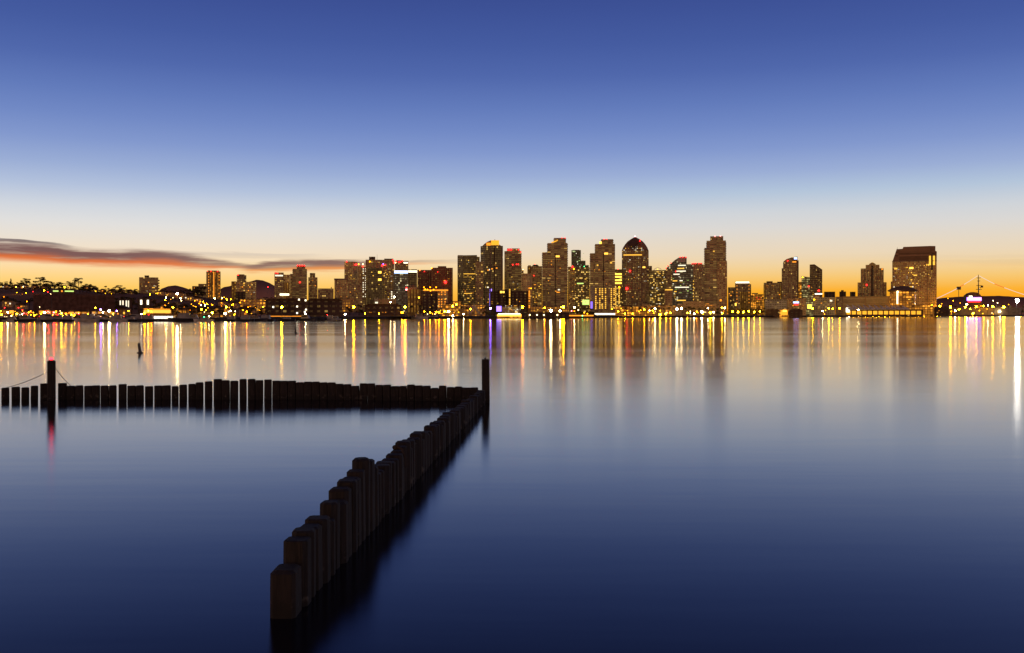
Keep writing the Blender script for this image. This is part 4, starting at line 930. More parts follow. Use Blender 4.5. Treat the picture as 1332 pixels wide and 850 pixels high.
for px, yt, k, w in [(4,367.5,'broad',1.2),(9,369,'broad',1),(14,363.8,'conifer',.9),(18,369,'broad',1.2),(22,367.5,'palm',1),(27,369,'broad',1),(31,365.5,'broad',1),(35,364.2,'pine',1),(38,367,'palm',1),(43,370,'broad',1.2),(48,366,'broad',1.1),(52,362.5,'pine',1.2),(57,361.8,'palm',1),(60,366,'broad',1.2),(66,368,'broad',1.2),(71,370,'broad',1.2),(76,368,'broad',1.0),(80,369,'pine',1.1),(86,369.5,'broad',1.2),
                     (92,367,'broad',1.1),(97,366.5,'pine',1.0),(102,363.8,'pine',1.3),(105,366.5,'palm',1),(109,372,'broad',1.2),(115,373,'broad',1.2),(121,373.5,'broad',1.2),(127,376,'broad',1.2),(136.5,372,'palm',1.1),(143,377,'broad',1.2),(150,374,'pine',1.2),(156,373,'pine',1.4),(161,376,'broad',1.0),(168,377.5,'broad',1.2),(175,377,'broad',1.2),(179,379,'broad',1)]:
    T(px, yt - (1.8 if k != 'palm' else .5), k, random.uniform(1450, 1640), 'on the ridge', w * (1.75 if k == 'broad' else 1.15))
for i in range(34):
    T(2 + i * 5.3 + random.uniform(-1.5, 1.5), (371.5 if i < 24 else 376) + random.uniform(-2, 2.5), 'broad', random.uniform(1330, 1430), 'on the upper slope', 1.7)
for px, yt in [(211,376),(216,375),(222,376.5),(228,377.5),(234,376.5),(240,376),(246,376),(252,374),(258,371.5),(263,371)]:
    T(px, yt, 'broad', random.uniform(1500, 1600), 'below the small far peak', 1.2)
for px, yt in [(6,384),(14,388),(22,390),(38,388),(45,386),(154,385),(163,386),(172,385),(181,387),(190,386),(199,388)]:
    T(px, yt, random.choice(['broad','broad','pine']), random.uniform(950, 1150), 'beside the dark warehouse', 1.2)
for px, yt in [(201,397),(208,395),(215,396),(222,396),(229,398),(236,397),(243,396),(251,398),(259,397),(268,396),(277,398),(286,396),(303,397),(313,398),(324,398),(333,397),(341,398)]:
    T(px, yt, random.choice(['broad','palm','broad']), random.uniform(640, 760), 'in the amber-lit park', 1.1)
for px, yt in [(455,397),(467,396),(480,395),(492,398),(506,396),(519,395),(536,397),(547,396),(561,399),(601,398),(606,399),(632,399)]:
    T(px, yt, random.choice(['broad','palm','palm']), random.uniform(930, 990), 'right of the long hall', 1.0)
for px, yt in [(751,400),(757,399),(763,399.5),(768,400.5)]:
    T(px, yt, 'broad', 985, 'behind the reddish pier', 1.4)
for px, yt in [(815,399),(822,398),(833,399.5),(841,398),(850,400),(856,399),(864,400),(871,399),(878,401),(891,400),(897,399),(905,400),(911,401),(918,400),(926,401),(934,400)]:
    T(px, yt, random.choice(['palm','palm','broad']), shoreD(px) + random.uniform(45, 90), 'before the pointed and curved-roof towers', 1.0)
for px in (949.5,956.5,963.5,970.5,977.5,984.5,991):
    T(px, 399.8, 'broad', shoreD(px) + 26, 'below the white-roofed block', 1.25)
for px, yt in [(1216,397),(1228,398),(1241,396),(1298,396),(1310,397),(1318,398),(1329,397)]:
    T(px, yt, 'broad', shoreD(px) + 90, 'near the moored ship', 1.1)
TL.sort()
cnt = {}; tt = {}
for t in TL: tt[(t[2], t[4])] = tt.get((t[2], t[4]), 0) + 1
for px, yt, kind, D, where, w in TL:
    k = (kind, where); cnt[k] = cnt.get(k, 0) + 1
    nm = {'broad': 'round dark broadleaf tree', 'palm': 'shaggy palm tree', 'pine': 'flat-topped pine tree', 'conifer': 'pointed conifer'}[kind]
    plant(px, yt, kind, D, (f'{ordinal(cnt[k])} {nm} from the left ' if tt[k] > 1 else f'lone {nm} ') + where, 'trees ' + where, w)

# ------------------------------------------------------------------ hillside houses
def house_proto(seed):
    rnd = random.Random(seed); w, d, h = 1.0, .8, .5
    m = MB(); m.box(-w/2, w/2, -d/2, d/2, -.3, h, 'house_wall'); wall = m.mesh('house_wall')
    for u in wall.uv_layers[0].data: u.uv = (u.uv[0] * 14, u.uv[1] * 14)
    m = MB(); m.profile([(-w*.56, h + .01), (w*.56, h + .01), (w * rnd.uniform(-.1, .2), h + .28)], -d*.58, d*.58, 'roof_dark'); roof = m.mesh('house_roof')
    return wall, roof
HOUSES = [house_proto(i) for i in range(3)]
HP = []
for px, yb, D in [(8,376,1450),(20,377,1440),(32,378,1420),(46,380,1400),(58,381,1380),(112,378,1480),(122,380,1460),(134,382,1440),(146,384,1420),(158,383,1440),(170,384,1450),(210,386,1400),(222,388,1380),(234,389,1350),(246,390,1300),(258,392,1250),(290,393,1200),(304,395,1150),(12,391,1050),(28,394,1000),(158,399,850),(212,395,980),(226,397,950),(240,398,930),(252,399,900),(266,400,880),(282,401,860),(298,402,850),(322,402,840)]:
    HP.append((px, yb, D))
HP.sort(); hseen = {}; htot = {}
def hmark(px, yb): return ('on the upper slope below ' if yb < 386 else 'on the lower slope below ') + ('the ridge trees' if px < 180 else 'the hilltop block' if px < 240 else 'the gold striped tower' if px < 300 else 'the stepped tan block')
for h in HP: htot[hmark(h[0], h[1])] = htot.get(hmark(h[0], h[1]), 0) + 1
for px, yb, D in HP:
    k = hmark(px, yb); hseen[k] = hseen.get(k, 0) + 1
    lab = (f'{ordinal(hseen[k])} gabled house from the left ' if htot[k] > 1 else 'lone gabled house ') + k
    s = random.uniform(7, 10) if yb < 386 else random.uniform(9, 14); wall, roof = random.choice(HOUSES)
    g = ground(px, D)
    o = empty('house', (gx(px, D), D, g), lab, 'house', 'gabled houses on the hillside')
    o.rotation_euler = (0, 0, 0)
    for nm, me in (('wall', wall), ('roof', roof)): mesh_obj(nm, me, o, (0, 0, 0), (s,) * 3)
    for i in range(random.randint(1, 3)):
        mesh_obj('lit_window', quad_mesh('win_' + random.choice('yoow')), o, (random.uniform(-.38, .38) * s, -.41 * s, random.uniform(.15, .38) * s), (1.6, 1, 1.5))

# ------------------------------------------------------------------ boats and cars on the left shore
def boat(px, D, L, kind, label, rz=0.0, lit=None):
    o = empty('sailing_boat' if kind == 'sail' else 'motor_boat', (gx(px, D), D, WL), label, 'boat', 'boats moored along the shore'); o.rotation_euler = (0, 0, rz)
    hm = MB(); n = 7; hullmat = 'hull_dark' if random.random() < .6 else 'hull_white'
    lo, hi = [], []
    for i in range(n):
        t = i / (n - 1); w = .17 * L * (1 - (t ** 3)) * (0.82 + .18 * min(1, t * 4)); x = (t - .5) * L; z = .1 * L * (1 + .35 * t * t)
        lo.append(hm.add([(x * .92, -w * .55, -.3), (x * .92, w * .55, -.3)])); hi.append(hm.add([(x, -w, z), (x, w, z)]))
    for i in range(n - 1):
        hm.face((lo[i], lo[i + 1], hi[i + 1], hi[i]), hullmat); hm.face((lo[i + 1] + 1, lo[i] + 1, hi[i] + 1, hi[i + 1] + 1), hullmat); hm.face((hi[i], hi[i + 1], hi[i + 1] + 1, hi[i] + 1), 'cabin_grey')
    hm.face((lo[0] + 1, lo[0], hi[0], hi[0] + 1), hullmat)
    def put(m, nm, par=None):
        ob = bpy.data.objects.new(nm, m.mesh(nm)); COL.objects.link(ob); ob.parent = par or o; return ob
    put(hm, 'hull')
    m = MB(); hh = .1 * L if kind == 'sail' else .19 * L
    m.profile([(-.25 * L, .1 * L), (.2 * L, .11 * L), (.12 * L, .1 * L + hh), (-.22 * L, .1 * L + hh)], -.1 * L, .1 * L, 'cabin_grey', 'cabin_grey'); cab = put(m, 'cabin')
    m = MB(); m.box(-.2 * L, .09 * L, -.103 * L, -.1005 * L, .1 * L + hh * .45, .1 * L + hh * .8, 'glass_dark'); put(m, 'window', cab)
    if kind == 'sail':
        m = MB(); m.tube([(.05 * L, 0, .1 * L), (.05 * L, 0, 1.25 * L)], [.012 * L, .006 * L], 'metal_dark', 5); m.tube([(.05 * L, 0, .28 * L), (-.35 * L, 0, .27 * L)], .008 * L, 'metal_dark', 5); put(m, 'mast')
        m = MB(); m.tube([(.02 * L, 0, .3 * L), (-.15 * L, 0, .31 * L), (-.33 * L, 0, .295 * L)], [.03 * L, .03 * L, .015 * L], 'hull_dark', 6); put(m, 'furled_sail')
    else:
        m = MB(); m.tube([(-.05 * L, 0, .1 * L + hh), (-.07 * L, 0, .1 * L + hh + .18 * L)], .008 * L, 'metal_dark', 5); put(m, 'aerial')
    if lit: mesh_obj('boat_light', ball_mesh('spark_' + lit), o, (0, -.12 * L, .12 * L + hh), (.35,) * 3)
    return o
bs = [(16,10,'motor','white'),(34,12,'motor',None),(58,14,'motor',None),(66,11,'sail',None),(76,12,'motor','red'),(88,11,'motor',None),(112,14,'motor',None),(120,10,'motor','red'),(128,12,'sail',None),(150,13,'motor',None),(168,11,'sail',None),(176,14,'motor',None),(192,12,'motor','red'),(200,10,'motor','red'),(238,16,'motor',None),(252,13,'motor',None),(265,11,'sail','green'),(300,10,'motor',None),(318,11,'motor',None),(333,13,'sail',None),(345,12,'motor',None),(372,11,'sail',None),(398,12,'motor',None),(428,11,'motor',None),(436,9,'motor',None),(546,15,'motor',None),(556,13,'motor','white'),(566,13,'motor','white')]
for i, (px, L, kd, lit) in enumerate(bs):
    D = shoreD(px) - random.uniform(8, 22)
    where = mark(px)
    j = [q for q in range(len(bs)) if mark(bs[q][0]) == where and bs[q][2] == kd]
    nm = 'dark sailing boat with bare mast' if kd == 'sail' else 'low motor boat with cabin'
    lab = (f'{ordinal(j.index(i) + 1)} {nm} from the left below {where}' if len(j) > 1 else f'single {nm} moored below {where}')
    boat(px, D, L, kd, lab, random.choice([0, math.pi]) + random.uniform(-.25, .25), lit)
# white ferry
D_ = shoreD(214) - 14
o = empty('ferry', (gx(214, D_), D_, WL), 'white-lit ferry moored right of the yellow-floodlit arcade', 'boat')
for nm, x0, x1, z0, z1, y0, y1, mt in (('hull',-7,7,-.3,1.2,-2,2,'hull_dark'),('cabin',-5.5,5.5,1.2,3.2,-1.6,1.6,'hull_white'),('roof',-6,6,3.2,3.4,-1.9,1.9,'cabin_grey')):
    m = MB()
    if nm == 'hull': m.profile([(-6.2,-.3),(6,-.3),(7.2,1.2),(-7,1.2)], -2, 2, mt, 'cabin_grey')
    else: m.box(x0, x1, y0, y1, z0, z1, mt, bottom=True)
    ob = bpy.data.objects.new(nm, m.mesh(nm)); COL.objects.link(ob); ob.parent = o
for i in range(6): mesh_obj('lit_window', quad_mesh('panel_w'), o, (-4.4 + i * 1.76, -1.64, 2.25), (1.5, 1, 1.3))
# parked cars
def car_meshes(paint):
    m = MB(); m.profile([(-2.2,.35),(2.2,.35),(2.25,.75),(1.2,.95),(-2.1,.95),(-2.25,.75)], -.88, .88, paint, paint); bd = m.mesh('car_body')
    m = MB(); m.profile([(-1.75,.95),(.95,.95),(.35,1.48),(-1.2,1.48)], -.78, .78, 'glass_dark', paint); cb_ = m.mesh('car_cabin')
    return bd, cb_
CARS = {c: car_meshes('car_paint_' + c) for c in ('dark', 'red', 'white')}
m = MB(); m.tube([(0, -.1, 0), (0, .1, 0)], .34, 'rubber', 10); WHEEL = m.mesh('wheel')
cs = [(4,'white'),(12,'dark'),(19,'red'),(26,'dark'),(33,'white'),(40,'dark'),(48,'red'),(63,'dark'),(74,'white'),(84,'dark'),(91,'red'),(101,'dark'),(116,'red'),(127,'white'),(138,'dark'),(156,'white')]
for i, (px, c) in enumerate(cs):
    D = shoreD(px) + 8; o = empty('parked_car', (gx(px, D), D, GZ), '', 'car', 'cars parked along the left quay')
    same = [q for q in range(len(cs)) if cs[q][1] == c]
    o['label'] = f'{ordinal(same.index(i) + 1)} {c} car from the left on the quay before the warehouse'; o.rotation_euler = (0, 0, random.choice((0, math.pi)) + random.uniform(-.5, .5))
    mesh_obj('body', CARS[c][0], o); mesh_obj('cabin', CARS[c][1], o)
    for x in (-1.4, 1.4):
        for y in (-.8, .8): mesh_obj('wheel', WHEEL, o, (x, y, .34))
    for y in (-.6, .6):
        mesh_obj('headlight', ball_mesh('spark_white'), o, (2.24, y, .68), (.12, .16, .1)); mesh_obj('tail_light', ball_mesh('spark_red'), o, (-2.25, y, .7), (.1, .18, .12))

# ------------------------------------------------------------------ pilings in the foreground
def wood():
    m, nt, out = new_mat('piling_wood')
    p = N(nt, 'ShaderNodeBsdfPrincipled')
    tc = N(nt, 'ShaderNodeTexCoord'); oi = N(nt, 'ShaderNodeObjectInfo'); geo = N(nt, 'ShaderNodeNewGeometry')
    ad = N(nt, 'ShaderNodeVectorMath'); ad.operation = 'MULTIPLY_ADD'
    nt.links.new(geo.outputs['Position'], ad.inputs[0]); ad.inputs[1].default_value = (22, 22, 1.6); nt.links.new(oi.outputs['Random'], ad.inputs[2])
    n1 = N(nt, 'ShaderNodeTexNoise'); n1.inputs['Scale'].default_value = 1; n1.inputs['Detail'].default_value = 7; n1.inputs['Roughness'].default_value = .65
    nt.links.new(ad.outputs[0], n1.inputs[0])
    n2 = N(nt, 'ShaderNodeTexNoise'); n2.inputs['Scale'].default_value = 5; n2.inputs['Detail'].default_value = 6; nt.links.new(geo.outputs['Position'], n2.inputs[0])
    base = MIXC(nt, SMOOTH(nt, n1.outputs[0], .36, .68), (.0022, .0022, .0025), (.027, .021, .019))
    base = MIXC(nt, MATH(nt, 'MULTIPLY', oi.outputs['Random'], .55), base, (.018, .014, .014))
    sp = N(nt, 'ShaderNodeSeparateXYZ'); nt.links.new(geo.outputs['Position'], sp.inputs[0])
    zz = MATH(nt, 'ADD', sp.outputs[2], MATH(nt, 'MULTIPLY', n2.outputs[0], .3))
    wet = SMOOTH(nt, zz, .08, .3, 1, 0)
    base = MIXC(nt, MATH(nt, 'MULTIPLY', wet, .8), base, (.003, .003, .003))
    barn = MATH(nt, 'MULTIPLY', SMOOTH(nt, zz, .06, .12), SMOOTH(nt, zz, .2, .3, 1, 0))
    base = MIXC(nt, MATH(nt, 'MULTIPLY', barn, SMOOTH(nt, n2.outputs[0], .55, .68)), base, (.075, .068, .06))
    nt.links.new(base, p.inputs['Base Color']); p.inputs['Roughness'].default_value = .82
    b = N(nt, 'ShaderNodeBump'); b.inputs['Strength'].default_value = .6; b.inputs['Distance'].default_value = .02
    nt.links.new(n1.outputs[0], b.inputs['Height']); nt.links.new(b.outputs[0], p.inputs['Normal'])
    nt.links.new(p.outputs[0], out.inputs[0]); MATS['piling_wood'] = m
wood()
PR = random.Random(3)
def piling(X_, Y_, top, w, label, group, d=None, name='piling', rz=None, chm=(.03, .06)):
    m = MB(); d = d or w; hw, hd2 = w / 2, d / 2; ch = PR.uniform(*chm); bv = PR.uniform(.015, .04)
    def ring(k, z, c):
        x, y = hw * k, hd2 * k
        return m.add([(-x + c, -y, z + PR.uniform(-.006, .006)), (x - c, -y, z), (x, -y + c, z), (x, y - c, z), (x - c, y, z + PR.uniform(-.006, .006)), (-x + c, y, z), (-x, y - c, z), (-x, -y + c, z)])
    rs = [ring(1.02, -1.4, ch), ring(1.0, top * .5, ch), ring(.985, top - bv, ch), ring(.985 - bv * 1.1 / hw, top, ch * .7)]
    for q, r_ in zip(rs, rs[1:]):
        for i in range(8):
            j = (i + 1) % 8; m.face((q + i, q + j, r_ + j, r_ + i), 'piling_wood')
    m.face([rs[-1] + i for i in range(8)], 'piling_wood')
    o = m.build(name, origin=(0, 0, 0)); o.location = (X_, Y_, 0)
    o.rotation_euler = (PR.uniform(-.012, .012), PR.uniform(-.012, .012), PR.uniform(-.09, .09) if rz is None else rz)
    tag(o, label, 'piling', group)
    return o
BD = 44.4
row = [(-10.5,-1,505),(0,9,505),(13,23,504),(26,35,504.6),(38,47,502.5),(50.5,59.5,499.5),(73.5,84,499),(84.5,95,502.5),(96,106,502),(107.5,118,502.5),(118,127.7,502),(129,139,502.2),(140,149.5,502),(152.5,162.5,500.5),(164,174,502.5),(175,185,502),(187,197,503.2),(199,209,502.2),(209.5,220,502),(222,230.5,503),(232,241.4,501),(243.5,253,500),(253,263,498),(265,274.6,496.7),(276.5,287,493.7),(287,297.3,495.2),(298,308.3,496),(310.5,319.6,493.6),(321.2,331,493.6),(331.5,341,495.2),(342.6,352,494.4)]
x = 353
tops = [(353,496),(387,496),(388,498),(393,497),(412,497.4),(413,498),(422,498.5),(427,498),(439,498),(440,500),(457,501),(459,502.5),(470,501.5),(471,499.3),(490,499.3),(491,501.3),(497,501.3),(498,500.8),(509,501.5),(511,504),(515,502.6),(525,502.6),(526,500.6),(538,501),(539,502),(556,502.4),(557,505),(569,505.4),(570,502.5),(581,502.5),(582,505.5),(587,503.6),(600,503.4),(602,505),(618,505),(620,507)]
while x < 617:
    row.append((x, x + 10.2, interp(tops, x + 5) + PR.uniform(-.25, .25))); x += 10.35
nL = 6
for i, (x0, x1, yt) in enumerate(row):
    D = BD - (.0 if x0 < 400 else (x0 - 400) * .0042) + PR.uniform(-.05, .05)
    Xc = (gx(x0, D) + gx(x1, D)) / 2; w = (gx(x1, D) - gx(x0, D)) * PR.uniform(.99, 1.05); top = gz(yt, D)
    if i == 0: lab = 'wooden piling just outside the left end of the far row'
    elif i < nL: lab = f'{ordinal(i)} short dark piling from the left before the red-lit post'
    else: lab = f'{ordinal(i - nL + 1)} dark squared piling right of the red-lit post in the far row'
    if i: piling(Xc, D + w / 2, top, w, lab, 'wooden pilings of the far breakwater row', d=.3, rz=math.asin(-Xc / math.hypot(Xc, D)))
# near wall running away from the viewer to the corner post
HP_ = [(12.4,.45),(12.9,.72),(13.86,.74),(14.3,.77),(14.62,.79),(14.94,.88),(15.23,.90),(15.94,1.0),(16.6,.99),(17.2,1.15),(17.9,1.13),(18.2,.80),(19.45,.81),(20.2,.80),(21.0,.82),(21.76,.88),(22.9,.8),(23.95,.80),(25.5,.7),(27.5,.68),(29.2,.68),(31,.6),(33,.55),(36,.5),(40,.44),(43.5,.42)]
D = 12.65; i = 0; prev = None
while D < 42.6:
    i += 1
    Xc = -2.97 + (D - 12.7) * .0548
    top = interp(HP_, D) + PR.choice((-.13, -.07, 0, 0, .03, .07)) + PR.uniform(-.02, .02)
    if i == 1: top = .45
    if i == 2: top = .72
    w = .335 if i < 3 else .325 + PR.uniform(-.045, .03)
    lab = 'nearest and lowest piling, ending the breakwater wall in front' if i == 1 else f'{ordinal(i)} dark piling of the near wall, counted away from the viewer'
    if i == 1: piling(-2.995, 12.67, top, .335, lab, 'wooden pilings of the near breakwater wall', d=.44, rz=0); D = 12.76
    else: piling(Xc + PR.uniform(-.02, .02), D, top, w, lab, 'wooden pilings of the near breakwater wall', d=.325, chm=(.05, .095))
    D += .37 + PR.uniform(-.015, .02)
# tall corner post
D = 42.9
cp = piling((gx(627, D) + gx(637, D)) / 2, D, gz(467.5, D), gx(637, D) - gx(627, D), 'tall bare post at the corner of the breakwater', 'tall marker posts', name='corner_post', rz=.03)
m = MB(); m.ball((0, 0, gz(466.3, D)), .05, 'metal_dark', 8, 6); m.tube([(0, 0, gz(468, D)), (0, 0, gz(466.4, D))], .03, 'metal_dark', 6); m.build('lamp_cap', None).parent = cp
# beacon post
D = 44.0; bx = (gx(61.8, D) + gx(72, D)) / 2
bp = piling(bx, D, gz(469.5, D), gx(72, D) - gx(61.8, D), 'tall dark post with a red lamp on top', 'tall marker posts', name='beacon_post', rz=math.asin(-bx / math.hypot(bx, D)))
glow('beacon_red', (1, .012, .02), 16)
m = MB(); m.tube([(0, 0, 0), (0, 0, .05)], .1, 'metal_dark', 10); ob = m.build('lamp_base'); ob.parent = bp; ob.location = (0, 0, gz(469.6, D))
lo_ = mesh_obj('lamp_globe', ball_mesh('beacon_red'), bp, (0, 0, gz(468.3, D) + .02), (.075, .075, .085))
# stays
def rope(p, q, sag, label):
    m = MB(); P = []
    for i in range(13):
        t = i / 12; v = Vector(p).lerp(Vector(q), t); v.z -= sag * 4 * t * (1 - t); P.append(v)
    m.tube(P, .014, 'rope_dark' if 'rope_dark' in MATS else surf('rope_dark', (.05, .04, .035), .9), 5)
    tag(m.build('rope', origin=p), label, 'rope', 'ropes tied to the red-lit post')
rope((gx(61.8, D), D, gz(484, D)), (gx(6, D), D + .1, gz(505, D)), .07, 'thin slack rope falling left from the red-lit post')
rope((gx(72, D), D, gz(479, D)), (gx(91, D), D + .1, gz(502.5, D)), .05, 'thin short rope falling right from the red-lit post')
# rope knot on the near wall
D = 20.95; Xk = -2.97 + (D - 12.7) * .0548
m = MB(); m.ball((Xk - .04, D, .88), .07, 'rope_dark', 8, 6, .8)
m.tube([(Xk, D - .02, .9), (Xk + .12, D - .12, .86), (Xk + .2, D - .2, .66), (Xk + .21, D - .3, .5)], [.03, .03, .025, .02], 'rope_dark', 6)
tag(m.build('mooring_rope', origin=(Xk, D, .85)), 'knotted mooring rope lying over the near wall', 'rope')

# buoys
def buoy(px, pyb, pyt, lean, label):
    D = (H - WL) * F / (pyb - HY); h = (pyb - pyt) * D / F; r = h * .165
    o = empty('buoy', (gx(px, D), D, WL), label, 'buoy', 'buoys floating off the marina'); o.rotation_euler = (0, R(lean), 0)
    m = MB(); lathe(m, 0, 0, [(r * .9, -.1 * h), (r * 1.0, .12 * h), (r * .9, .9 * h), (r * .82, h)], 'hull_dark', 14); ob = bpy.data.objects.new('pillar', m.mesh('pillar')); COL.objects.link(ob); ob.parent = o
    m = MB(); lathe(m, 0, 0, [(r * 1.4, -.12 * h), (r * 2.1, -.02 * h), (r * 2.1, .1 * h), (r * 1.3, .17 * h)], 'hull_dark', 16); ob = bpy.data.objects.new('float_collar', m.mesh('float_collar')); COL.objects.link(ob); ob.parent = o
    m = MB(); m.ball((0, 0, h * 1.0), r * .7, 'hull_dark', 10, 6); ob = bpy.data.objects.new('top_cap', m.mesh('top_cap')); COL.objects.link(ob); ob.parent = o
buoy(182.5, 459.5, 447.5, -9, 'dark leaning pillar buoy left of centre in the calm water')
buoy(384.5, 433.5, 426.5, 0, 'small distant dark buoy below the boxy signed tower')

# ------------------------------------------------------------------ camera
cam = bpy.data.cameras.new('camera'); co = bpy.data.objects.new('camera', cam); COL.objects.link(co)
co.location = (0, 0, H); co.rotation_euler = (R(90), 0, 0)
cam.sensor_width = 36; cam.lens = 36 * F / 1332; cam.shift_y = -(425 - HY) / 1332
cam.clip_start = .1; cam.clip_end = 60000
sc.camera = co

# ------------------------------------------------------------------ sky before sunrise
w = bpy.data.worlds.new('World'); sc.world = w; w.use_nodes = True
nt = w.node_tree; nt.nodes.clear()
out = N(nt, 'ShaderNodeOutputWorld'); bg = N(nt, 'ShaderNodeBackground'); nt.links.new(bg.outputs[0], out.inputs[0])
tc = N(nt, 'ShaderNodeTexCoord'); sp = N(nt, 'ShaderNodeSeparateXYZ'); nt.links.new(tc.outputs['Generated'], sp.inputs[0])
el = MATH(nt, 'ARCSINE', sp.outputs[2]); az = MATH(nt, 'ARCTAN2', sp.outputs[0], sp.outputs[1])
def s2l(c): return tuple((v / 255 / 12.92) if v / 255 <= .04045 else ((v / 255 + .055) / 1.055) ** 2.4 for v in c)
def EL(y): return math.atan((HY - y) / F)
EMAX = R(60)
def sky_ramp(stops):
    n = N(nt, 'ShaderNodeValToRGB'); r = n.color_ramp; r.interpolation = 'EASE' if False else 'LINEAR'
    while len(r.elements) > 1: r.elements.remove(r.elements[-1])
    first = True
    for e, c in stops:
        p = max(0, min(1, e / EMAX))
        if first: el_ = r.elements[0]; el_.position = p; first = False
        else: el_ = r.elements.new(p)
        el_.color = (*s2l(c), 1)
    nt.links.new(MATH(nt, 'DIVIDE', el, EMAX, clamp=True), n.inputs[0]); return n.outputs[0]
LEFT = [(409,(242,160,40)),(395,(247,186,60)),(380,(249,201,90)),(365,(249,213,134)),(350,(246,221,172)),(335,(239,224,198)),(318,(230,224,212)),(300,(222,223,222)),(280,(207,214,223)),(255,(178,193,220)),(230,(154,173,213)),(200,(130,152,205)),(170,(112,136,196)),(140,(97,122,186)),(100,(79,103,171)),(60,(68,91,160)),(20,(61,82,151)),(0,(58,78,146)),(-120,(33,44,94)),(-300,(20,27,60)),(-500,(15,20,48))]
RIGHT = [(409,(240,140,12)),(395,(245,158,18)),(380,(245,176,44)),(365,(241,198,110)),(350,(236,209,154)),(335,(230,214,184)),(318,(224,215,198)),(300,(216,215,212)),(280,(205,211,217)),(255,(178,196,218)),(230,(154,173,213)),(200,(130,152,205)),(170,(112,136,196)),(140,(97,122,186)),(100,(79,103,171)),(60,(68,91,160)),(20,(61,82,151)),(0,(58,78,146)),(-120,(33,44,94)),(-300,(20,27,60)),(-500,(15,20,48))]
BACK = [(409,(250,180,112)),(380,(250,182,114)),(340,(246,180,118)),(250,(232,170,120)),(100,(186,142,120)),(-120,(84,78,96)),(-500,(28,36,74))]  # warm rear sky, brightened as added fill for the city fronts
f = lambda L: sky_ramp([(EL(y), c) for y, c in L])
front = MIXC(nt, SMOOTH(nt, az, R(-22), R(16)), f(LEFT), f(RIGHT))
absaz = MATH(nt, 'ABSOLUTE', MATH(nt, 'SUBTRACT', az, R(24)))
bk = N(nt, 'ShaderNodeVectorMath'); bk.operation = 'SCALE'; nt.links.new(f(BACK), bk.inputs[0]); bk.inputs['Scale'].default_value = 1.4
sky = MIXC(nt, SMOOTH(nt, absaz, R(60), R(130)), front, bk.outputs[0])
vm = N(nt, 'ShaderNodeVectorMath'); vm.operation = 'MULTIPLY'; nt.links.new(sky, vm.inputs[0])      # the band at the horizon is brighter in red than a display shows
nt.links.new(MIXC(nt, SMOOTH(nt, el, R(1.0), R(8)), (1.07, 1.0, .97), (1, 1, 1)), vm.inputs[1]); sky = vm.outputs[0]
# cloud streaks low on the left
AZ0, AZ1 = R(-45), R(15)
def AZN(px): return (math.atan((px - CX) / F) - AZ0) / (AZ1 - AZ0)
azn = MATH(nt, 'DIVIDE', MATH(nt, 'SUBTRACT', az, AZ0), AZ1 - AZ0)
def curve(pts, vmin, vmax):
    n = N(nt, 'ShaderNodeFloatCurve'); c = n.mapping.curves[0]
    pts = [(max(0, min(1, AZN(x))), (v - vmin) / (vmax - vmin)) for x, v in pts]
    pts = [(0, pts[0][1])] + pts + [(1, pts[-1][1])]
    c.points[0].location = pts[0]; c.points[1].location = pts[-1]
    for p in pts[1:-1]: c.points.new(*p)
    for p in c.points: p.handle_type = 'AUTO'
    n.mapping.update(); nt.links.new(azn, n.inputs[1])
    return MATH(nt, 'MULTIPLY_ADD', n.outputs[0], vmax - vmin, vmin)
cb = N(nt, 'ShaderNodeCombineXYZ'); nt.links.new(MATH(nt, 'MULTIPLY', az, 15), cb.inputs[0]); nt.links.new(MATH(nt, 'MULTIPLY', el, 190), cb.inputs[1])
nz = N(nt, 'ShaderNodeTexNoise'); nz.inputs['Scale'].default_value = 1; nz.inputs['Detail'].default_value = 8; nz.inputs['Roughness'].default_value = .6; nt.links.new(cb.outputs[0], nz.inputs[0])
ey = MATH(nt, 'MULTIPLY_ADD', MATH(nt, 'DIVIDE', MATH(nt, 'TANGENT', el), MATH(nt, 'MAXIMUM', MATH(nt, 'COSINE', az), .3)), -F, HY)   # elevation in photo rows, easier to read
ey = MATH(nt, 'ADD', ey, MATH(nt, 'MULTIPLY', MATH(nt, 'SUBTRACT', nz.outputs[0], .5), 12))
def cloud(sky, cen, half, amp, top, bot, split=(-.2, .6)):
    q = MATH(nt, 'DIVIDE', MATH(nt, 'SUBTRACT', ey, curve(cen, 300, 380)), curve(half, 0, 20))
    d = MATH(nt, 'MULTIPLY', SMOOTH(nt, MATH(nt, 'ABSOLUTE', q), .45, 1.1, 1, 0), curve(amp, 0, 1))
    d = MATH(nt, 'MULTIPLY', d, SMOOTH(nt, nz.outputs[0], .22, .52, .58, 1))
    return MIXC(nt, d, sky, MIXC(nt, SMOOTH(nt, q, *split), s2l(top), s2l(bot)))
PUR, ORG = (124, 88, 86), (224, 114, 58)
sky = cloud(sky, [(-200,323),(0,327),(60,330),(110,335),(200,336.5),(250,340),(300,345),(345,347)], [(-200,13),(0,14),(60,14),(110,12.5),(200,12.5),(250,11),(300,7),(345,4)], [(-200,1),(0,1),(230,.95),(300,.75),(340,.2),(370,0),(500,0)], PUR, ORG)
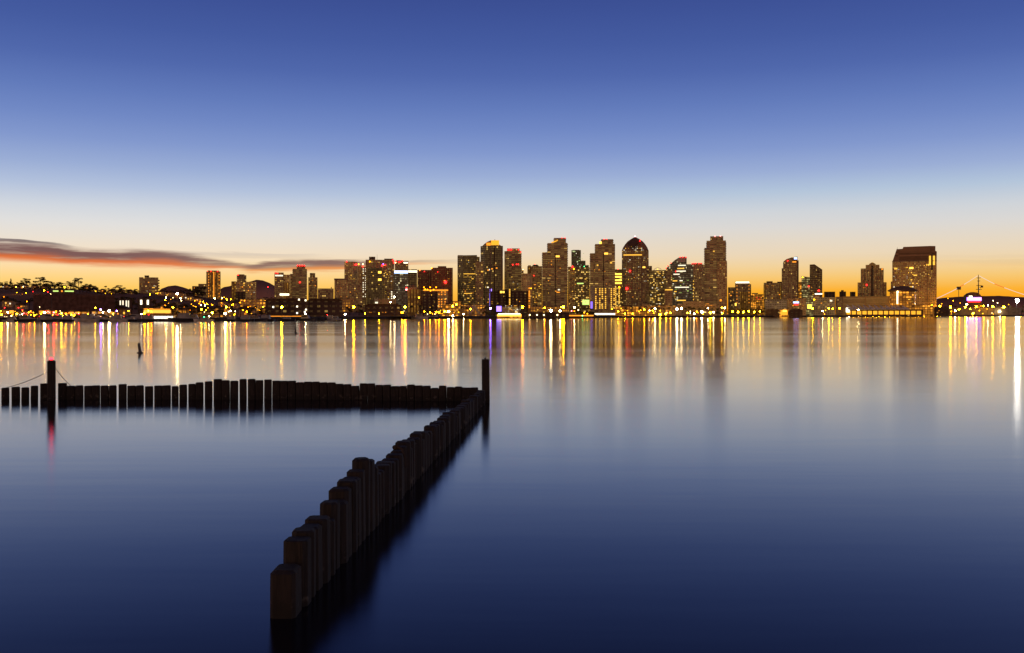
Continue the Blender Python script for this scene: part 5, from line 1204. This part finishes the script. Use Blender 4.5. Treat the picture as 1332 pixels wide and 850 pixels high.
sky = cloud(sky, [(-200,312),(0,312),(40,315),(75,319),(110,323)], [(-200,2.5),(0,3.5),(40,3),(75,2.5),(110,2)], [(-200,.8),(0,.9),(60,.75),(90,.3),(115,0),(400,0)], (108,92,96), (130,108,104))
sky = cloud(sky, [(260,330),(310,350),(350,347),(400,345),(450,345),(520,343),(620,340)], [(260,3),(310,5),(350,8),(400,9),(450,8),(520,5),(620,3)], [(200,0),(280,0),(320,.6),(360,.9),(450,.9),(500,.5),(560,.3),(600,.1),(640,0)], PUR, (232,140,66))
sky = cloud(sky, [(200,330),(300,332),(380,334),(450,334)], [(200,4),(300,4),(380,4),(450,4)], [(200,0),(270,.35),(340,.35),(400,.2),(450,0)], (180,168,162), (206,186,164))
# the physical twilight sky adds a little below the painted-in glow of the horizon
ns = N(nt, 'ShaderNodeTexSky'); ns.sky_type = 'NISHITA'; ns.sun_disc = False; ns.sun_elevation = R(-3.5); ns.sun_rotation = R(8)
sc_ = N(nt, 'ShaderNodeVectorMath'); sc_.operation = 'SCALE'; nt.links.new(ns.outputs[0], sc_.inputs[0]); sc_.inputs['Scale'].default_value = .02
ad = N(nt, 'ShaderNodeVectorMath'); ad.operation = 'ADD'; nt.links.new(sky, ad.inputs[0]); nt.links.new(sc_.outputs[0], ad.inputs[1])
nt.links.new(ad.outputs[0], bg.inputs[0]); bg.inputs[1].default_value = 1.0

# ------------------------------------------------------------------ render settings
sc.render.engine = 'CYCLES'
sc.view_settings.view_transform = 'Standard'; sc.view_settings.look = 'None'; sc.view_settings.exposure = 0; sc.view_settings.gamma = 1
cy = sc.cycles
cy.use_denoising = True; cy.denoiser = 'OPENIMAGEDENOISE'; cy.denoising_input_passes = 'RGB_ALBEDO_NORMAL'
cy.use_adaptive_sampling = False; cy.use_light_tree = True
cy.max_bounces = 4; cy.diffuse_bounces = 2; cy.glossy_bounces = 3; cy.transmission_bounces = 2
cy.sample_clamp_indirect = 60; cy.sample_clamp_direct = 0; cy.caustics_reflective = False; cy.caustics_refractive = False
